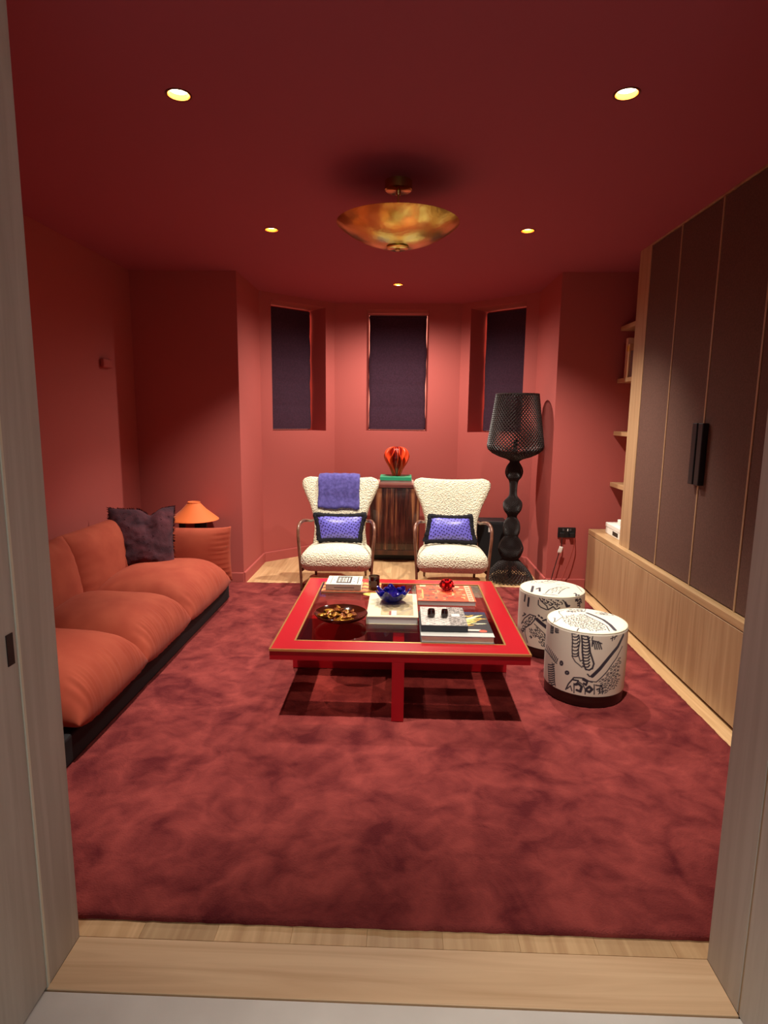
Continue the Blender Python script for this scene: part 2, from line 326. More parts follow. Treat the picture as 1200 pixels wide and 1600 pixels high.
FRONT_TOP = """4.5 -102,-174 -86,-145;4 -178,14 -170,9 -184,-41 -196,-53;3 -118,134 -126,86 -122,29 -183,-52;3 -117,122 -76,161 -17,189 15,185 47,181 21,119;4 3,71 16,32 29,-6 43,-38 57,-69 68,-110 61,-176;13 30,96 58,40 82,-14 94,-88 95,-159;3 73,99 123,137 155,116 168,76 119,67 96,83 73,99;5 -8,167 -5,158 3,164 3,164;5 10,162 17,167 20,159 17,149;5 -54,158 -46,163 -43,155 -40,165;5 -36,153 -28,158 -25,150 -22,160;5 -18,148 -10,153 -7,145 -10,135;5 0,143 8,148 11,140 8,130;5 -69,141 -66,132 -58,138 -58,138;5 -51,136 -48,128 -40,133 -43,123;5 -33,131 -30,123 -23,128 -23,128;5 -15,126 -12,118 -5,123 -5,123;5 2,121 10,127 13,119 16,128;5 -76,121 -73,113 -65,119 -63,128;5 -58,117 -51,122 -48,114 -51,104;5 -40,112 -33,117 -30,109 -30,109;5 128,116 134,119 136,111 139,119;5 140,107 142,99 148,102 148,102;5 107,109 113,113 114,104 118,113;5 119,101 121,93 127,96 123,88;5 131,93 133,84 139,88 139,88;5 97,95 103,98 105,90 101,82;5 110,87 115,90 117,82 120,90;3 45,-56 50,-56 48,-69 44,-78;3 50,-78 55,-79 53,-91 58,-83;3 2,64 1,50 6,50 11,59;3 8,40 7,27 12,26 7,17;3 14,17 12,3 17,3 22,12;3 19,-6 24,-7 23,-20 27,-11;3 25,-29 30,-30 28,-43 24,-52;3 30,-52 35,-52 34,-65 29,-74;3 36,-74 41,-74 39,-87 34,-96;3 41,-96 39,-108 44,-109 49,-100;3 46,-117 51,-118 49,-130 54,-122;3 -14,75 -16,61 -11,60 -6,70;3 -8,51 -10,37 -5,36 -5,36;3 -3,27 -4,13 1,13 6,22;3 3,4 2,-10 7,-10 2,-19;3 9,-19 7,-32 12,-33 12,-33;3 14,-42 19,-42 18,-55 18,-55;3 20,-64 18,-77 23,-78 28,-69;3 25,-86 30,-87 29,-99 24,-108;3 31,-108 29,-121 34,-121 29,-130;3 36,-130 34,-142 39,-142 35,-151;3 41,-151 46,-151 44,-163 49,-155;3 -27,69 -22,68 -23,55 -19,64;3 -21,45 -22,31 -17,31 -13,40;3 -15,21 -10,21 -12,7 -12,7;3 -9,-2 -11,-15 -6,-16 -1,-6;3 -3,-25 -5,-38 0,-38 -5,-47;3 2,-47 1,-60 6,-61 1,-70;3 8,-70 6,-82 11,-83 16,-74;3 13,-92 12,-104 17,-105 17,-105;3 19,-113 17,-126 22,-126 22,-126;3 24,-135 29,-135 27,-147 32,-139;3 29,-156 28,-168 32,-168 32,-168;3 -36,48 -37,34 -32,34 -27,43;3 -30,24 -25,24 -26,10 -31,1;3 -24,1 -25,-12 -20,-13 -20,-13;3 -18,-22 -19,-35 -14,-35 -19,-44;3 -12,-44 -14,-57 -9,-58 -9,-58;3 -6,-67 -2,-67 -3,-80 1,-71;3 -1,-89 4,-89 2,-102 7,-93;3 5,-110 3,-123 8,-123 12,-115;3 10,-132 9,-144 13,-145 13,-145;3 15,-153 14,-165 19,-166 23,-157;3 -54,66 -56,52 -51,51 -51,51;3 -48,42 -43,41 -44,28 -44,28;3 -42,18 -37,18 -38,4 -43,-5;3 -36,-5 -37,-18 -32,-19 -37,-28;3 -30,-28 -25,-28 -27,-41 -31,-50;3 -24,-50 -26,-63 -21,-64 -25,-72;3 -19,-73 -20,-85 -15,-86 -15,-86;3 -13,-94 -14,-107 -9,-107 -5,-99;3 -7,-116 -2,-117 -4,-129 -4,-129;3 -2,-137 3,-138 2,-150 6,-142;3 4,-158 2,-171 7,-171 11,-163;3 -67,61 -68,47 -63,46 -59,56;3 -61,37 -62,23 -57,23 -57,23;3 -55,14 -56,0 -51,0 -55,-10;3 -49,-10 -44,-10 -45,-23 -49,-32;3 -43,-32 -44,-45 -39,-46 -35,-37;3 -37,-55 -32,-55 -33,-68 -38,-77;3 -31,-77 -26,-78 -27,-90 -32,-99;3 -25,-99 -20,-99 -22,-112 -22,-112;3 -19,-121 -15,-121 -16,-133 -12,-125;3 -14,-142 -9,-142 -10,-154 -6,-146;3 -8,-163 -4,-163 -5,-175 -9,-184;3 -76,43 -78,30 -73,29 -73,29;3 -70,20 -71,6 -66,6 -62,15;3 -64,-3 -59,-4 -60,-17 -65,-26;3 -58,-26 -59,-39 -54,-40 -50,-31;3 -52,-49 -47,-49 -48,-62 -48,-62;3 -46,-71 -47,-84 -42,-84 -47,-93;3 -40,-93 -35,-93 -37,-106 -32,-97;3 -34,-115 -29,-115 -31,-128 -31,-128;3 -29,-136 -30,-148 -25,-149 -25,-149;3 -23,-157 -24,-169 -20,-170 -24,-178;3 -90,42 -91,29 -86,28 -82,38;3 -84,19 -79,18 -80,5 -84,-4;3 -77,-4 -79,-18 -74,-18 -78,-27;3 -71,-27 -66,-28 -68,-41 -68,-41;3 -65,-50 -60,-50 -62,-63 -66,-72;3 -59,-72 -54,-73 -56,-85 -60,-94;3 -53,-94 -54,-107 -50,-107 -54,-116;3 -47,-116 -43,-116 -44,-129 -48,-137;3 -41,-137 -43,-149 -38,-150 -42,-158;3 -36,-158 -37,-170 -32,-171 -37,-179;3 -105,45 -100,45 -101,31 -105,22;3 -99,22 -100,8 -95,8 -95,8;3 -92,-1 -87,-2 -88,-15 -84,-6;3 -86,-24 -81,-25 -82,-38 -78,-29;3 -80,-47 -81,-60 -76,-60 -80,-69;3 -73,-69 -69,-70 -70,-82 -65,-74;3 -67,-91 -69,-104 -64,-104 -59,-96;3 -61,-113 -57,-113 -58,-126 -62,-134;3 -55,-134 -57,-147 -52,-147 -52,-147;3 -111,18 -106,18 -108,4 -103,13;3 -105,-5 -100,-6 -101,-19 -105,-28;3 -99,-28 -100,-41 -95,-42 -95,-42;3 -92,-50 -93,-63 -88,-64 -84,-55;3 -86,-73 -81,-73 -82,-86 -87,-95;3 -80,-95 -81,-107 -76,-108 -76,-108;3 -74,-116 -69,-117 -70,-129 -74,-138;3 -68,-138 -69,-150 -64,-150 -60,-142;3 -126,20 -127,7 -122,6 -118,15;3 -119,-3 -114,-4 -115,-17 -115,-17;3 -113,-26 -108,-27 -109,-40 -113,-49;3 -106,-49 -101,-49 -103,-62 -107,-71;3 -100,-71 -95,-71 -96,-84 -96,-84;3 -94,-93 -95,-105 -90,-106 -94,-115;3 -88,-115 -89,-127 -84,-127 -80,-119;3 -133,-3 -128,-4 -129,-17 -129,-17;3 -126,-26 -127,-39 -123,-40 -123,-40;3 -120,-49 -115,-49 -116,-62 -112,-53;3 -114,-71 -109,-71 -110,-84 -114,-93;3 -107,-93 -108,-105 -103,-106 -103,-106;3 -101,-115 -96,-115 -97,-127 -97,-127;3 -138,-35 -133,-36 -134,-49 -129,-40;3 -131,-58 -132,-70 -127,-71 -127,-71;3 -125,-80 -120,-80 -121,-93 -116,-84;3 -118,-102 -119,-114 -114,-115 -114,-115"""
BACK_SIDE = """10 -235,376 -239,339;11 -200,367 -203,318;5 -127,392 -114,371 -77,344 -68,321 -39,344 -19,325 -1,338;5 7,395 42,362 55,345;5 -130,371 -129,343 -112,330 -76,320;5 -260,184 -227,229 -184,267 -142,266 -149,239 -170,209 -216,169;4 -216,169 -217,135 -204,108 -193,80;15 -132,248 -94,223 -62,203;4 -148,215 -125,200 -104,183 -83,167 -63,149;5 -62,203 -61,149;8 -123,276 -119,272;8 -106,266 -100,263;7 -95,247 -73,259 -67,231;9 33,371 43,346 60,349;6 -236,260 -219,257 -249,237;4.5 -33,398 -23,399;4.5 -72,400 -63,401 -65,395;4.5 -53,397 -43,398 -37,391 -37,391;4.5 -27,386 -18,387 -12,379 -9,385;4.5 -1,374 8,374 15,366 12,360;4.5 -94,398 -88,391 -78,392 -75,399;4.5 -68,388 -58,390 -52,382 -50,389;4.5 -42,378 -36,370 -27,371 -29,364;4.5 -17,366 -11,358 -1,359 -1,359;4.5 -108,388 -102,381 -92,383 -94,376;4.5 -81,379 -75,371 -66,373 -68,366;4.5 -56,369 -50,361 -40,362 -43,356;4.5 -30,357 -21,358 -15,350 -17,344;4.5 -117,376 -111,369 -101,371 -104,364;4.5 -91,367 -85,360 -75,361 -73,368;4.5 -65,357 -59,350 -49,351 -47,357;7 145,402 143,396;7 100,400 111,401 109,395;7 124,396 137,396 147,388 145,382;7 102,391 110,383 122,384 122,384;7 137,378 151,378 162,369 162,369;7 106,376 117,377 126,369 128,375;7 141,363 156,363 168,354 168,354;7 125,356 137,356 148,348 150,353;7 127,342 140,342 151,333 148,327;4 -193,242 -183,246 -179,254 -175,250;4 -256,183 -249,193 -235,198 -240,201;4 -223,207 -211,212 -206,220 -209,223;4 -195,228 -190,237 -180,240 -180,240;4 -171,248 -162,251 -158,259 -161,262;4 -228,191 -222,200 -210,204 -214,207;4 -200,213 -194,221 -185,225 -181,222;4 -175,233 -166,236 -161,244 -161,244;4 -246,165 -239,175 -227,180 -222,177;4 -215,189 -209,197 -198,202 -195,198;4 -188,210 -183,218 -174,221 -177,225;4 -260,144 -252,153 -238,159 -233,156;4 -225,169 -219,177 -208,182 -208,182;4 -197,190 -192,199 -182,202 -186,206;4 -242,144 -229,149 -223,158 -223,158;4 -246,129 -239,138 -226,143 -231,146;6 -239,155 -228,161 -220,158 -220,158;6 -260,141 -250,139 -238,145 -240,139;4 -84,158 -77,155 -75,147 -79,144;4 -135,197 -127,194 -125,187 -128,183;4 -118,180 -111,178 -108,170 -108,170;4 -102,163 -95,160 -93,152 -93,152;4 -87,145 -79,142 -77,134 -74,138;4 -71,127 -69,119 -62,116 -62,116;4 -138,184 -136,177 -128,174 -124,178;4 -121,168 -114,165 -112,158 -112,158;4 -105,151 -103,143 -96,140 -92,144;4 -89,133 -87,125 -80,123 -77,126;4 -74,115 -72,107 -65,104 -68,101;4 -147,178 -140,176 -137,168 -137,168;4 -130,162 -128,154 -121,151 -121,151;4 -114,145 -112,137 -104,134 -101,138;4 -98,127 -91,125 -89,117 -92,113;4 -83,110 -80,102 -73,99 -77,95;4 -168,180 -165,172 -157,171 -157,171;4 -150,164 -147,157 -139,154 -135,158;4 -132,148 -130,140 -122,138 -119,142;4 -116,131 -109,129 -106,121 -106,121;4 -100,114 -98,106 -91,103 -91,103;4 -84,96 -82,88 -75,86 -79,82;4 -182,176 -179,168 -170,166 -166,171;4 -163,160 -160,153 -152,151 -148,155;4 -145,145 -137,142 -135,135 -139,131;4 -112,111 -110,104 -102,101 -102,101;4 -96,94 -94,86 -87,83 -87,83;4 -178,157 -169,155 -167,148 -167,148;4 -159,141 -151,140 -148,132 -148,132;4 -171,135 -168,128 -160,126 -164,122;4 -178,125 -169,124 -166,116 -162,120"""
BACK_TOP = """11 -119,14 -151,-100;9 -111,-49 -85,-26 -101,-97;5 -93,-150 -49,-161 -12,-171;4 -74,-136 -34,-65 28,-12 85,7 110,-6;4 2,-144 32,-88 76,-29 110,-6;4 -47,108 -1,142 35,206 63,193 93,179 34,114 -23,87 -47,108;5 46,62 60,60;5 81,84 96,81;3 157,168 170,64 166,-79;2.5 -21,-62 -14,-65 -4,-46 -1,-32;2.5 8,-36 15,-39 26,-20 29,-5;2.5 -27,-92 -16,-74 -9,-77 -12,-92;2.5 2,-67 10,-69 20,-51 23,-36;2.5 32,-41 39,-43 50,-25 53,-10;2.5 -42,-131 -35,-133 -25,-116 -23,-101;2.5 -13,-105 -6,-108 4,-90 7,-76;2.5 16,-80 23,-82 34,-64 34,-64;2.5 46,-54 56,-36 63,-38 61,-53;7 104,-128 114,-120 114,-141 106,-162;7 120,-150 131,-142;2.5 -120,110 -113,104 -103,122 -100,139;2.5 -91,130 -84,124 -74,142 -76,125;2.5 -108,89 -101,83 -91,101 -91,101;2.5 -79,109 -69,126 -62,121 -62,121;2.5 -50,129 -43,123 -32,141 -35,124;2.5 -21,149 -14,143 -3,161 -3,161;2.5 -69,86 -58,104 -52,98 -52,98;3 13,164 20,178 26,178 26,178;3 -5,126 0,126 8,141 6,130;3 16,150 24,165 29,165 29,165;3 17,134 22,134 29,148 28,138;3 38,158 44,158 51,173 51,173;3 32,134 40,149 45,149 45,149;3 54,159 62,173 67,174 69,184"""

# ============================================================ THE SETTING
XL, XR, YF, YR = -2.30, 2.10, 1.503, 5.20          # left wall, right wall, door wall, return walls
JL, JR = -0.912, 0.8804                            # faces of the door lining
BAY = [(-1.40, 5.20), (-1.40, 5.995), (-0.742, 6.625), (0.605, 6.625), (1.283, 5.995), (1.283, 5.20)]
OUT = [(XL, YF), (XL, YR)] + BAY + [(XR, YR), (XR, YF)]

def ceiling():
    bm = bmesh.new()
    def loop(pts):
        vs = [bm.verts.new((x, y, ZC)) for x, y in pts]
        return [bm.edges.new((vs[i], vs[(i+1) % len(vs)])) for i in range(len(vs))]
    es = loop(OUT)
    for x, y, w, a, tl_ in DOWNLIGHTS: es += loop([(x+.042*math.cos(2*pi*k/32), y+.042*math.sin(2*pi*k/32)) for k in range(32)])
    bmesh.ops.triangle_fill(bm, edges=es, use_beauty=True, use_dissolve=False)
    geo = bmesh.ops.extrude_face_region(bm, geom=bm.faces[:])
    bmesh.ops.translate(bm, verts=[g for g in geo['geom'] if isinstance(g, bmesh.types.BMVert)], vec=(0, 0, .16))
    return struct(from_bm('ceiling', bm, CEIL), 'flat deep red ceiling over the whole room')
ceiling()

def wall(name, P, Q, t, opening=None, label=None, z0=0.0, mat=None):
    """wall whose inner face runs P to Q; the opening is (s0, s1, z0, z1) along the face"""
    P, Q = Vector(P), Vector(Q); L = (Q-P).length; d = (Q-P)/L; n = Vector((-d.y, d.x))
    bm = bmesh.new()
    if opening:
        a, b, c, e = opening
        xs = [0, a, b, L]; zs = [z0, c, e, ZC]
    else:
        xs = [0, L]; zs = [z0, ZC]
    vid = {}
    def V(i, j, k):
        if (i, j, k) not in vid:
            p = P + d*xs[i] + n*(t*k); vid[(i, j, k)] = bm.verts.new((p.x, p.y, zs[j]))
        return vid[(i, j, k)]
    nx, nz = len(xs)-1, len(zs)-1
    hole = lambda i, j: opening and i == 1 and j == 1
    for i in range(nx):
        for j in range(nz):
            if hole(i, j): continue
            for k in (0, 1): bm.faces.new([V(i, j, k), V(i+1, j, k), V(i+1, j+1, k), V(i, j+1, k)])
            for (di, dj, q) in ((-1, 0, ((i, j), (i, j+1))), (1, 0, ((i+1, j), (i+1, j+1))), (0, -1, ((i, j), (i+1, j))), (0, 1, ((i, j+1), (i+1, j+1)))):
                ii, jj = i+di, j+dj
                if ii < 0 or jj < 0 or ii >= nx or jj >= nz or hole(ii, jj):
                    (a1, b1), (a2, b2) = q
                    bm.faces.new([V(a1, b1, 0), V(a2, b2, 0), V(a2, b2, 1), V(a1, b1, 1)])
    return struct(from_bm(name, bm, mat or WALL), label)

wall('wall_left', (XL, YF), (XL, YR), .12, label='long terracotta wall behind the orange sofa')
wall('wall_return_left', (XL, YR), BAY[0], .12, label='short terracotta wall beside the orange lamp')
wall('wall_bay_side_left', (BAY[0][0], YR+.12), BAY[1], .12, label='left side wall of the bay')
WT = .40
OPL, OPC, OPR = (.132, .795, 1.33, 2.607), (.345, 1.007, 1.33, 2.605), (.122, .782, 1.332, 2.607)
wall('wall_bay_left', BAY[1], BAY[2], WT, OPL, 'angled left wall of the bay')
wall('wall_back', BAY[2], BAY[3], WT, OPC, 'centre wall of the bay')
wall('wall_bay_right', BAY[3], BAY[4], WT, OPR, 'angled right wall of the bay')
wall('wall_bay_side_right', BAY[4], (BAY[5][0], YR+.12), .12, label='right side wall of the bay')
wall('wall_return_right', BAY[5], (XR, YR), .12, label='short terracotta wall with the black socket')
wall('wall_right', (XR, YR), (XR, YF), .12, label='terracotta wall behind the shelves and wardrobes')
wall('wall_front_right', (XR, YF), (JR+.03, YF), .10, label='room side of the wall right of the doorway')
wall('wall_front_left', (JL-.03, YF), (XL, YF), .10, label='room side of the wall left of the doorway')

# baseboards: a flat board and its thin top edge
def baseboard(name, P, Q, label):
    P, Q = Vector(P), Vector(Q); L = (Q-P).length; d = (Q-P)/L; n = Vector((-d.y, d.x)); bm = bmesh.new()
    pr = [(.0, .0), (-.016, .0), (-.016, .092), (-.012, .098), (0, .098)]
    ra, rb = [], []
    for (o, z) in pr:
        for lst, B in ((ra, P), (rb, Q)):
            p = B + n*o; lst.append(bm.verts.new((p.x, p.y, z)))
    m = len(pr)
    for i in range(m): bm.faces.new([ra[i], ra[(i+1) % m], rb[(i+1) % m], rb[i]])
    bm.faces.new(ra); bm.faces.new(rb[::-1])
    return struct(from_bm(name, bm, WALL), label)
for nm, P, Q, lb in (('baseboard_left', (XL, YF), (XL, YR), 'baseboard behind the sofa'), ('baseboard_return_left', (XL, YR), BAY[0], 'baseboard beside the sofa arm'),
        ('baseboard_bay_side_left', BAY[0], BAY[1], 'baseboard on the left side of the bay'), ('baseboard_bay_left', BAY[1], BAY[2], 'baseboard on the angled left bay wall'),
        ('baseboard_back', BAY[2], BAY[3], 'baseboard behind the wooden cabinet'), ('baseboard_bay_right', BAY[3], BAY[4], 'baseboard behind the black floor lamp'),
        ('baseboard_bay_side_right', BAY[4], BAY[5], 'baseboard on the right side of the bay'), ('baseboard_return_right', BAY[5], (1.62, YR), 'baseboard below the black socket')):
    baseboard(nm, P, Q, lb)

# windows with daylight behind drawn blinds
FRAMEM = plain('red_painted_window_frame', (150, 58, 50), .5)
SKYPANE = plain('daylit_window_pane', (255, 150, 125), .3, emit=1.5)  # salmon glow carries the daylight's red bounce off the reveals
BLINDM = mottled('dark_plum_blind_cloth', (54, 27, 44), (66, 35, 54), 60, .95, bump=(400, .15, .002))
def window(i, P, Q, op, lab, blab):
    P, Q = Vector(P), Vector(Q); d = (Q-P).normalized(); a, b, c, e = op; w, h = b-a, e-c
    ang = math.atan2(d.y, d.x); n = Vector((-d.y, d.x)); m = P + d*((a+b)/2)
    at = lambda dep, z: (m.x+n.x*dep, m.y+n.y*dep, z)
    fr = bpy.data.objects.new('window_%d' % i, None); C.objects.link(fr); fr.location = at(.33, c); fr.rotation_euler = (0, 0, ang); struct(fr, lab)
    for s in (-1, 1): box('frame_stile', s*(w/2-.0045)-.0035, s*(w/2-.0045)+.0035, -.02, .03, .002, h-.002, FRAMEM, fr, .001)
    for z in (.0055, h-.0055): box('frame_rail', -w/2+.0085, w/2-.0085, -.02, .03, z-.0035, z+.0035, FRAMEM, fr, .001)
    box('pane', -w/2+.008, w/2-.008, .002, .010, .009, h-.009, SKYPANE, fr)
    # roman blind: gently bowed folds of cloth hanging from a head rail, a bar in the hem
    bl = thing('window_blind', blab, 'blind', at(.27, c), ang, 'dark plum blinds in the bay')
    bw = w-.028; bh = h-.035; nu, nv = 14, 60; vs, fs = [], []
    for side in (0, 1):
        for j in range(nv+1):
            t = j/nv
            for k in range(nu+1):
                u = k/nu*2-1
                y = -.006*abs(math.sin(t*pi*5))**.6 - .002*math.sin(u*5+t*9) + (.005 if side else 0)
                x = u*bw/2 + (.004*math.sin(t*11+u)+.002*math.sin(t*29))*(1 if abs(u) > .9 else .3)
                vs.append((x, y, 0.014+t*(bh-.008)))
    W_ = nu+1; n1 = W_*(nv+1)
    for s in (0, 1):
        for j in range(nv):
            for k in range(nu):
                q = [s*n1+j*W_+k, s*n1+j*W_+k+1, s*n1+(j+1)*W_+k+1, s*n1+(j+1)*W_+k]; fs.append(q if not s else q[::-1])
    bd = [k for k in range(W_)] + [j*W_+nu for j in range(1, nv+1)] + [nv*W_+k for k in range(nu-1, -1, -1)] + [j*W_ for j in range(nv-1, 0, -1)]
    for q in range(len(bd)):
        r_ = bd[(q+1) % len(bd)]; fs.append((bd[q], bd[q]+n1, r_+n1, r_))
    obj('blind_cloth', vs, fs, BLINDM, bl, True)
    box('hem_bar', -bw/2+.01, bw/2-.01, -.012, .009, .012, .030, BLINDM, bl, .004)
    box('head_rail', -bw/2, bw/2, -.006, .022, bh-.012, bh+.018, BLINDM, bl, .003)
window(1, BAY[1], BAY[2], OPL, 'deep window in the angled left bay wall', 'dark plum blind in the deep left bay window')
window(2, BAY[2], BAY[3], OPC, 'window in the centre bay wall', 'dark plum blind in the centre bay window')
window(3, BAY[3], BAY[4], OPR, 'deep window in the angled right bay wall', 'dark plum blind in the right bay window behind the black lamp')

# floor: oak boards running lengthwise, each board a piece of its own
floor = struct(box('floor', XL-.02, XR+.02, YF-.004, 6.75, -.06, -.022, plain('subfloor', (60, 44, 30), .9)), 'pale oak board floor')
bw = .22; x = XL+.02; i = 0
while x < XR-.01:
    x1 = min(x+bw, XR); xm = (x+x1)/2
    yend = YR if (x1 < -1.4 or x > 1.283) else 6.64
    y = YF; cuts = [YF + .75 + .9*((i*0.37) % 1.0)]
    while cuts[-1] < yend-.6: cuts.append(cuts[-1]+1.55)
    if cuts[-1] >= yend-.3: cuts = cuts[:-1]
    ys = [YF] + cuts + [yend]
    for k in range(len(ys)-1):
        b_ = box('plank', -(x1-x)/2+.0002, (x1-x)/2-.0002, .0002, ys[k+1]-ys[k]-.0002, -.02, 0, OAKY, floor, .0005, 1)
        b_.location = (xm, ys[k], 0)
    x += bw; i += 1

# doorway: threshold, lining, hall
struct(box('trim_1', JL, JR, 1.339, YF-.001, -.02, 0, OAKX, None, .0015), 'wide oak threshold board across the doorway')
struct(box('subfloor_hall', -1.1, 1.1, -1.4, YF, -.06, -.031, plain('hall_subfloor', (60, 50, 40), .9)))
struct(box('floor_hall', -1.1, 1.1, -1.4, 1.334, -.03, -.002, STONE), 'pale stone hall floor in front of the threshold')
LINE = plain('pale_edge_strip', (232, 228, 206), .4)
lin_l = struct(box('trim_2', JL-.03, JL, 1.354, YF, 0, ZC, JAMB, None, .001), 'oak door lining on the left')
struct(box('trim_3', JR, JR+.03, 1.349, YF, 0, ZC, JAMB, None, .001), 'oak door lining on the right')
struct(box('trim_4', JL-.02, JL+.0015, 1.345, 1.3535, -.03, ZC, LINE), 'pale strip between sliding door and lining on the left')
struct(box('trim_5', JR+.002, JR+.02, 1.341, 1.3485, 0, ZC, plain('oak_edge_strip', (176, 152, 120), .5)), 'thin groove strip in the right hand lining')
d1 = struct(box('door_1', JL-.045, JL-.001, .35, 1.3435, .004, ZC-.005, JAMB, None, .001), 'oak sliding door leaf at the left edge')
def quad_plate(name, x0, x1, yz, mat, parent):
    vs = [(x, y, z) for x in (x0, x1) for y, z in yz]; n = len(yz)
    fs = [tuple(range(n)), tuple(range(2*n-1, n-1, -1))] + [(i, i+n, (i+1) % n + n, (i+1) % n) for i in range(n)]
    return obj(name, vs, fs, mat, parent)
pl_ = quad_plate('flush_pull', JL-.004, JL+.001, [(1.306, .909), (1.330, .909), (1.330, .985), (1.306, .985)], BLACK, d1)
pl_['label'] = 'small black flush pull'
struct(box('wall_hall_left', JL-.06, JL-.001, -1.4, .348, 0, ZC, JAMB), 'oak lined hall wall on the left')
struct(box('wall_hall_right', JR, JR+.05, -1.4, 1.340, 0, ZC, JAMB), 'oak lined hall wall on the right')
struct(box('ceiling_hall', -1.1, 1.1, -1.4, YF, ZC, ZC+.1, plain('hall_ceiling_paint', (230, 226, 220), .8)), 'white hall ceiling')

# ------------------------------------------------------------ downlights
def lamp_glow(name, col, st):
    m = bpy.data.materials.new(name); m.use_nodes = True; nt = m.node_tree; nt.nodes.clear()
    e = N(nt, 'ShaderNodeEmission'); e.inputs[0].default_value = (*col, 1); e.inputs[1].default_value = st
    o = N(nt, 'ShaderNodeOutputMaterial'); nt.links.new(e.outputs[0], o.inputs[0]); return m
GLOW = lamp_glow('lit_lamp_face', (1.0, .80, .48), 18.0)
RIM = plain('bronze_downlight_rim', (120, 66, 44), .4, .6)
REFL = plain('gold_reflector', (240, 150, 60), .25, 1.0)
def downlight(x, y, w, label, z=ZC, group='ceiling downlights', blend=1.0, cone=150, tilt=0):
    t = thing('ceiling_downlight', label, 'downlight', (x, y, z), 0, group)
    lathe('trim_ring', [(.0405, .004), (.0405, -.002), (.047, -.003), (.0485, -.0005), (.0485, .0)], RIM, t, 40, caps=False)
    lathe('reflector', [(.0405, -.001), (.039, .02), (.034, .045), (.027, .058)], REFL, t, 40, caps=False)
    lathe('lamp_face', [(.0005, .017), (.036, .017), (.036, .020), (.0005, .020)], GLOW, t, 32)
    ld = bpy.data.lights.new('downlight_beam', 'SPOT'); ld.energy = w; ld.color = LAMP_COL; ld.spot_size = math.radians(cone); ld.spot_blend = blend; ld.shadow_soft_size = .025
    lo = bpy.data.objects.new('downlight_beam', ld); C.objects.link(lo); lo.parent = t; lo.location = (0, 0, -.006); lo.rotation_euler = (math.radians(tilt), 0, 0)
    return t
for (x, y, w, a, tl_), lb in zip(DOWNLIGHTS, ('recessed downlight in the ceiling, nearest on the left', 'recessed downlight in the ceiling, nearest on the right',
        'recessed downlight left of the brass pendant, in the second row', 'recessed downlight right of the brass pendant, in the second row', 'single recessed downlight in front of the centre bay window')):
    downlight(x, y, w, lb, cone=a, tilt=tl_)
downlight(.25, .55, HALL_W, 'unseen downlight added in the hall ceiling to light the threshold', ZC-.004, None, 1.0, 60)  # lamp out of view, added to light the threshold and left lining

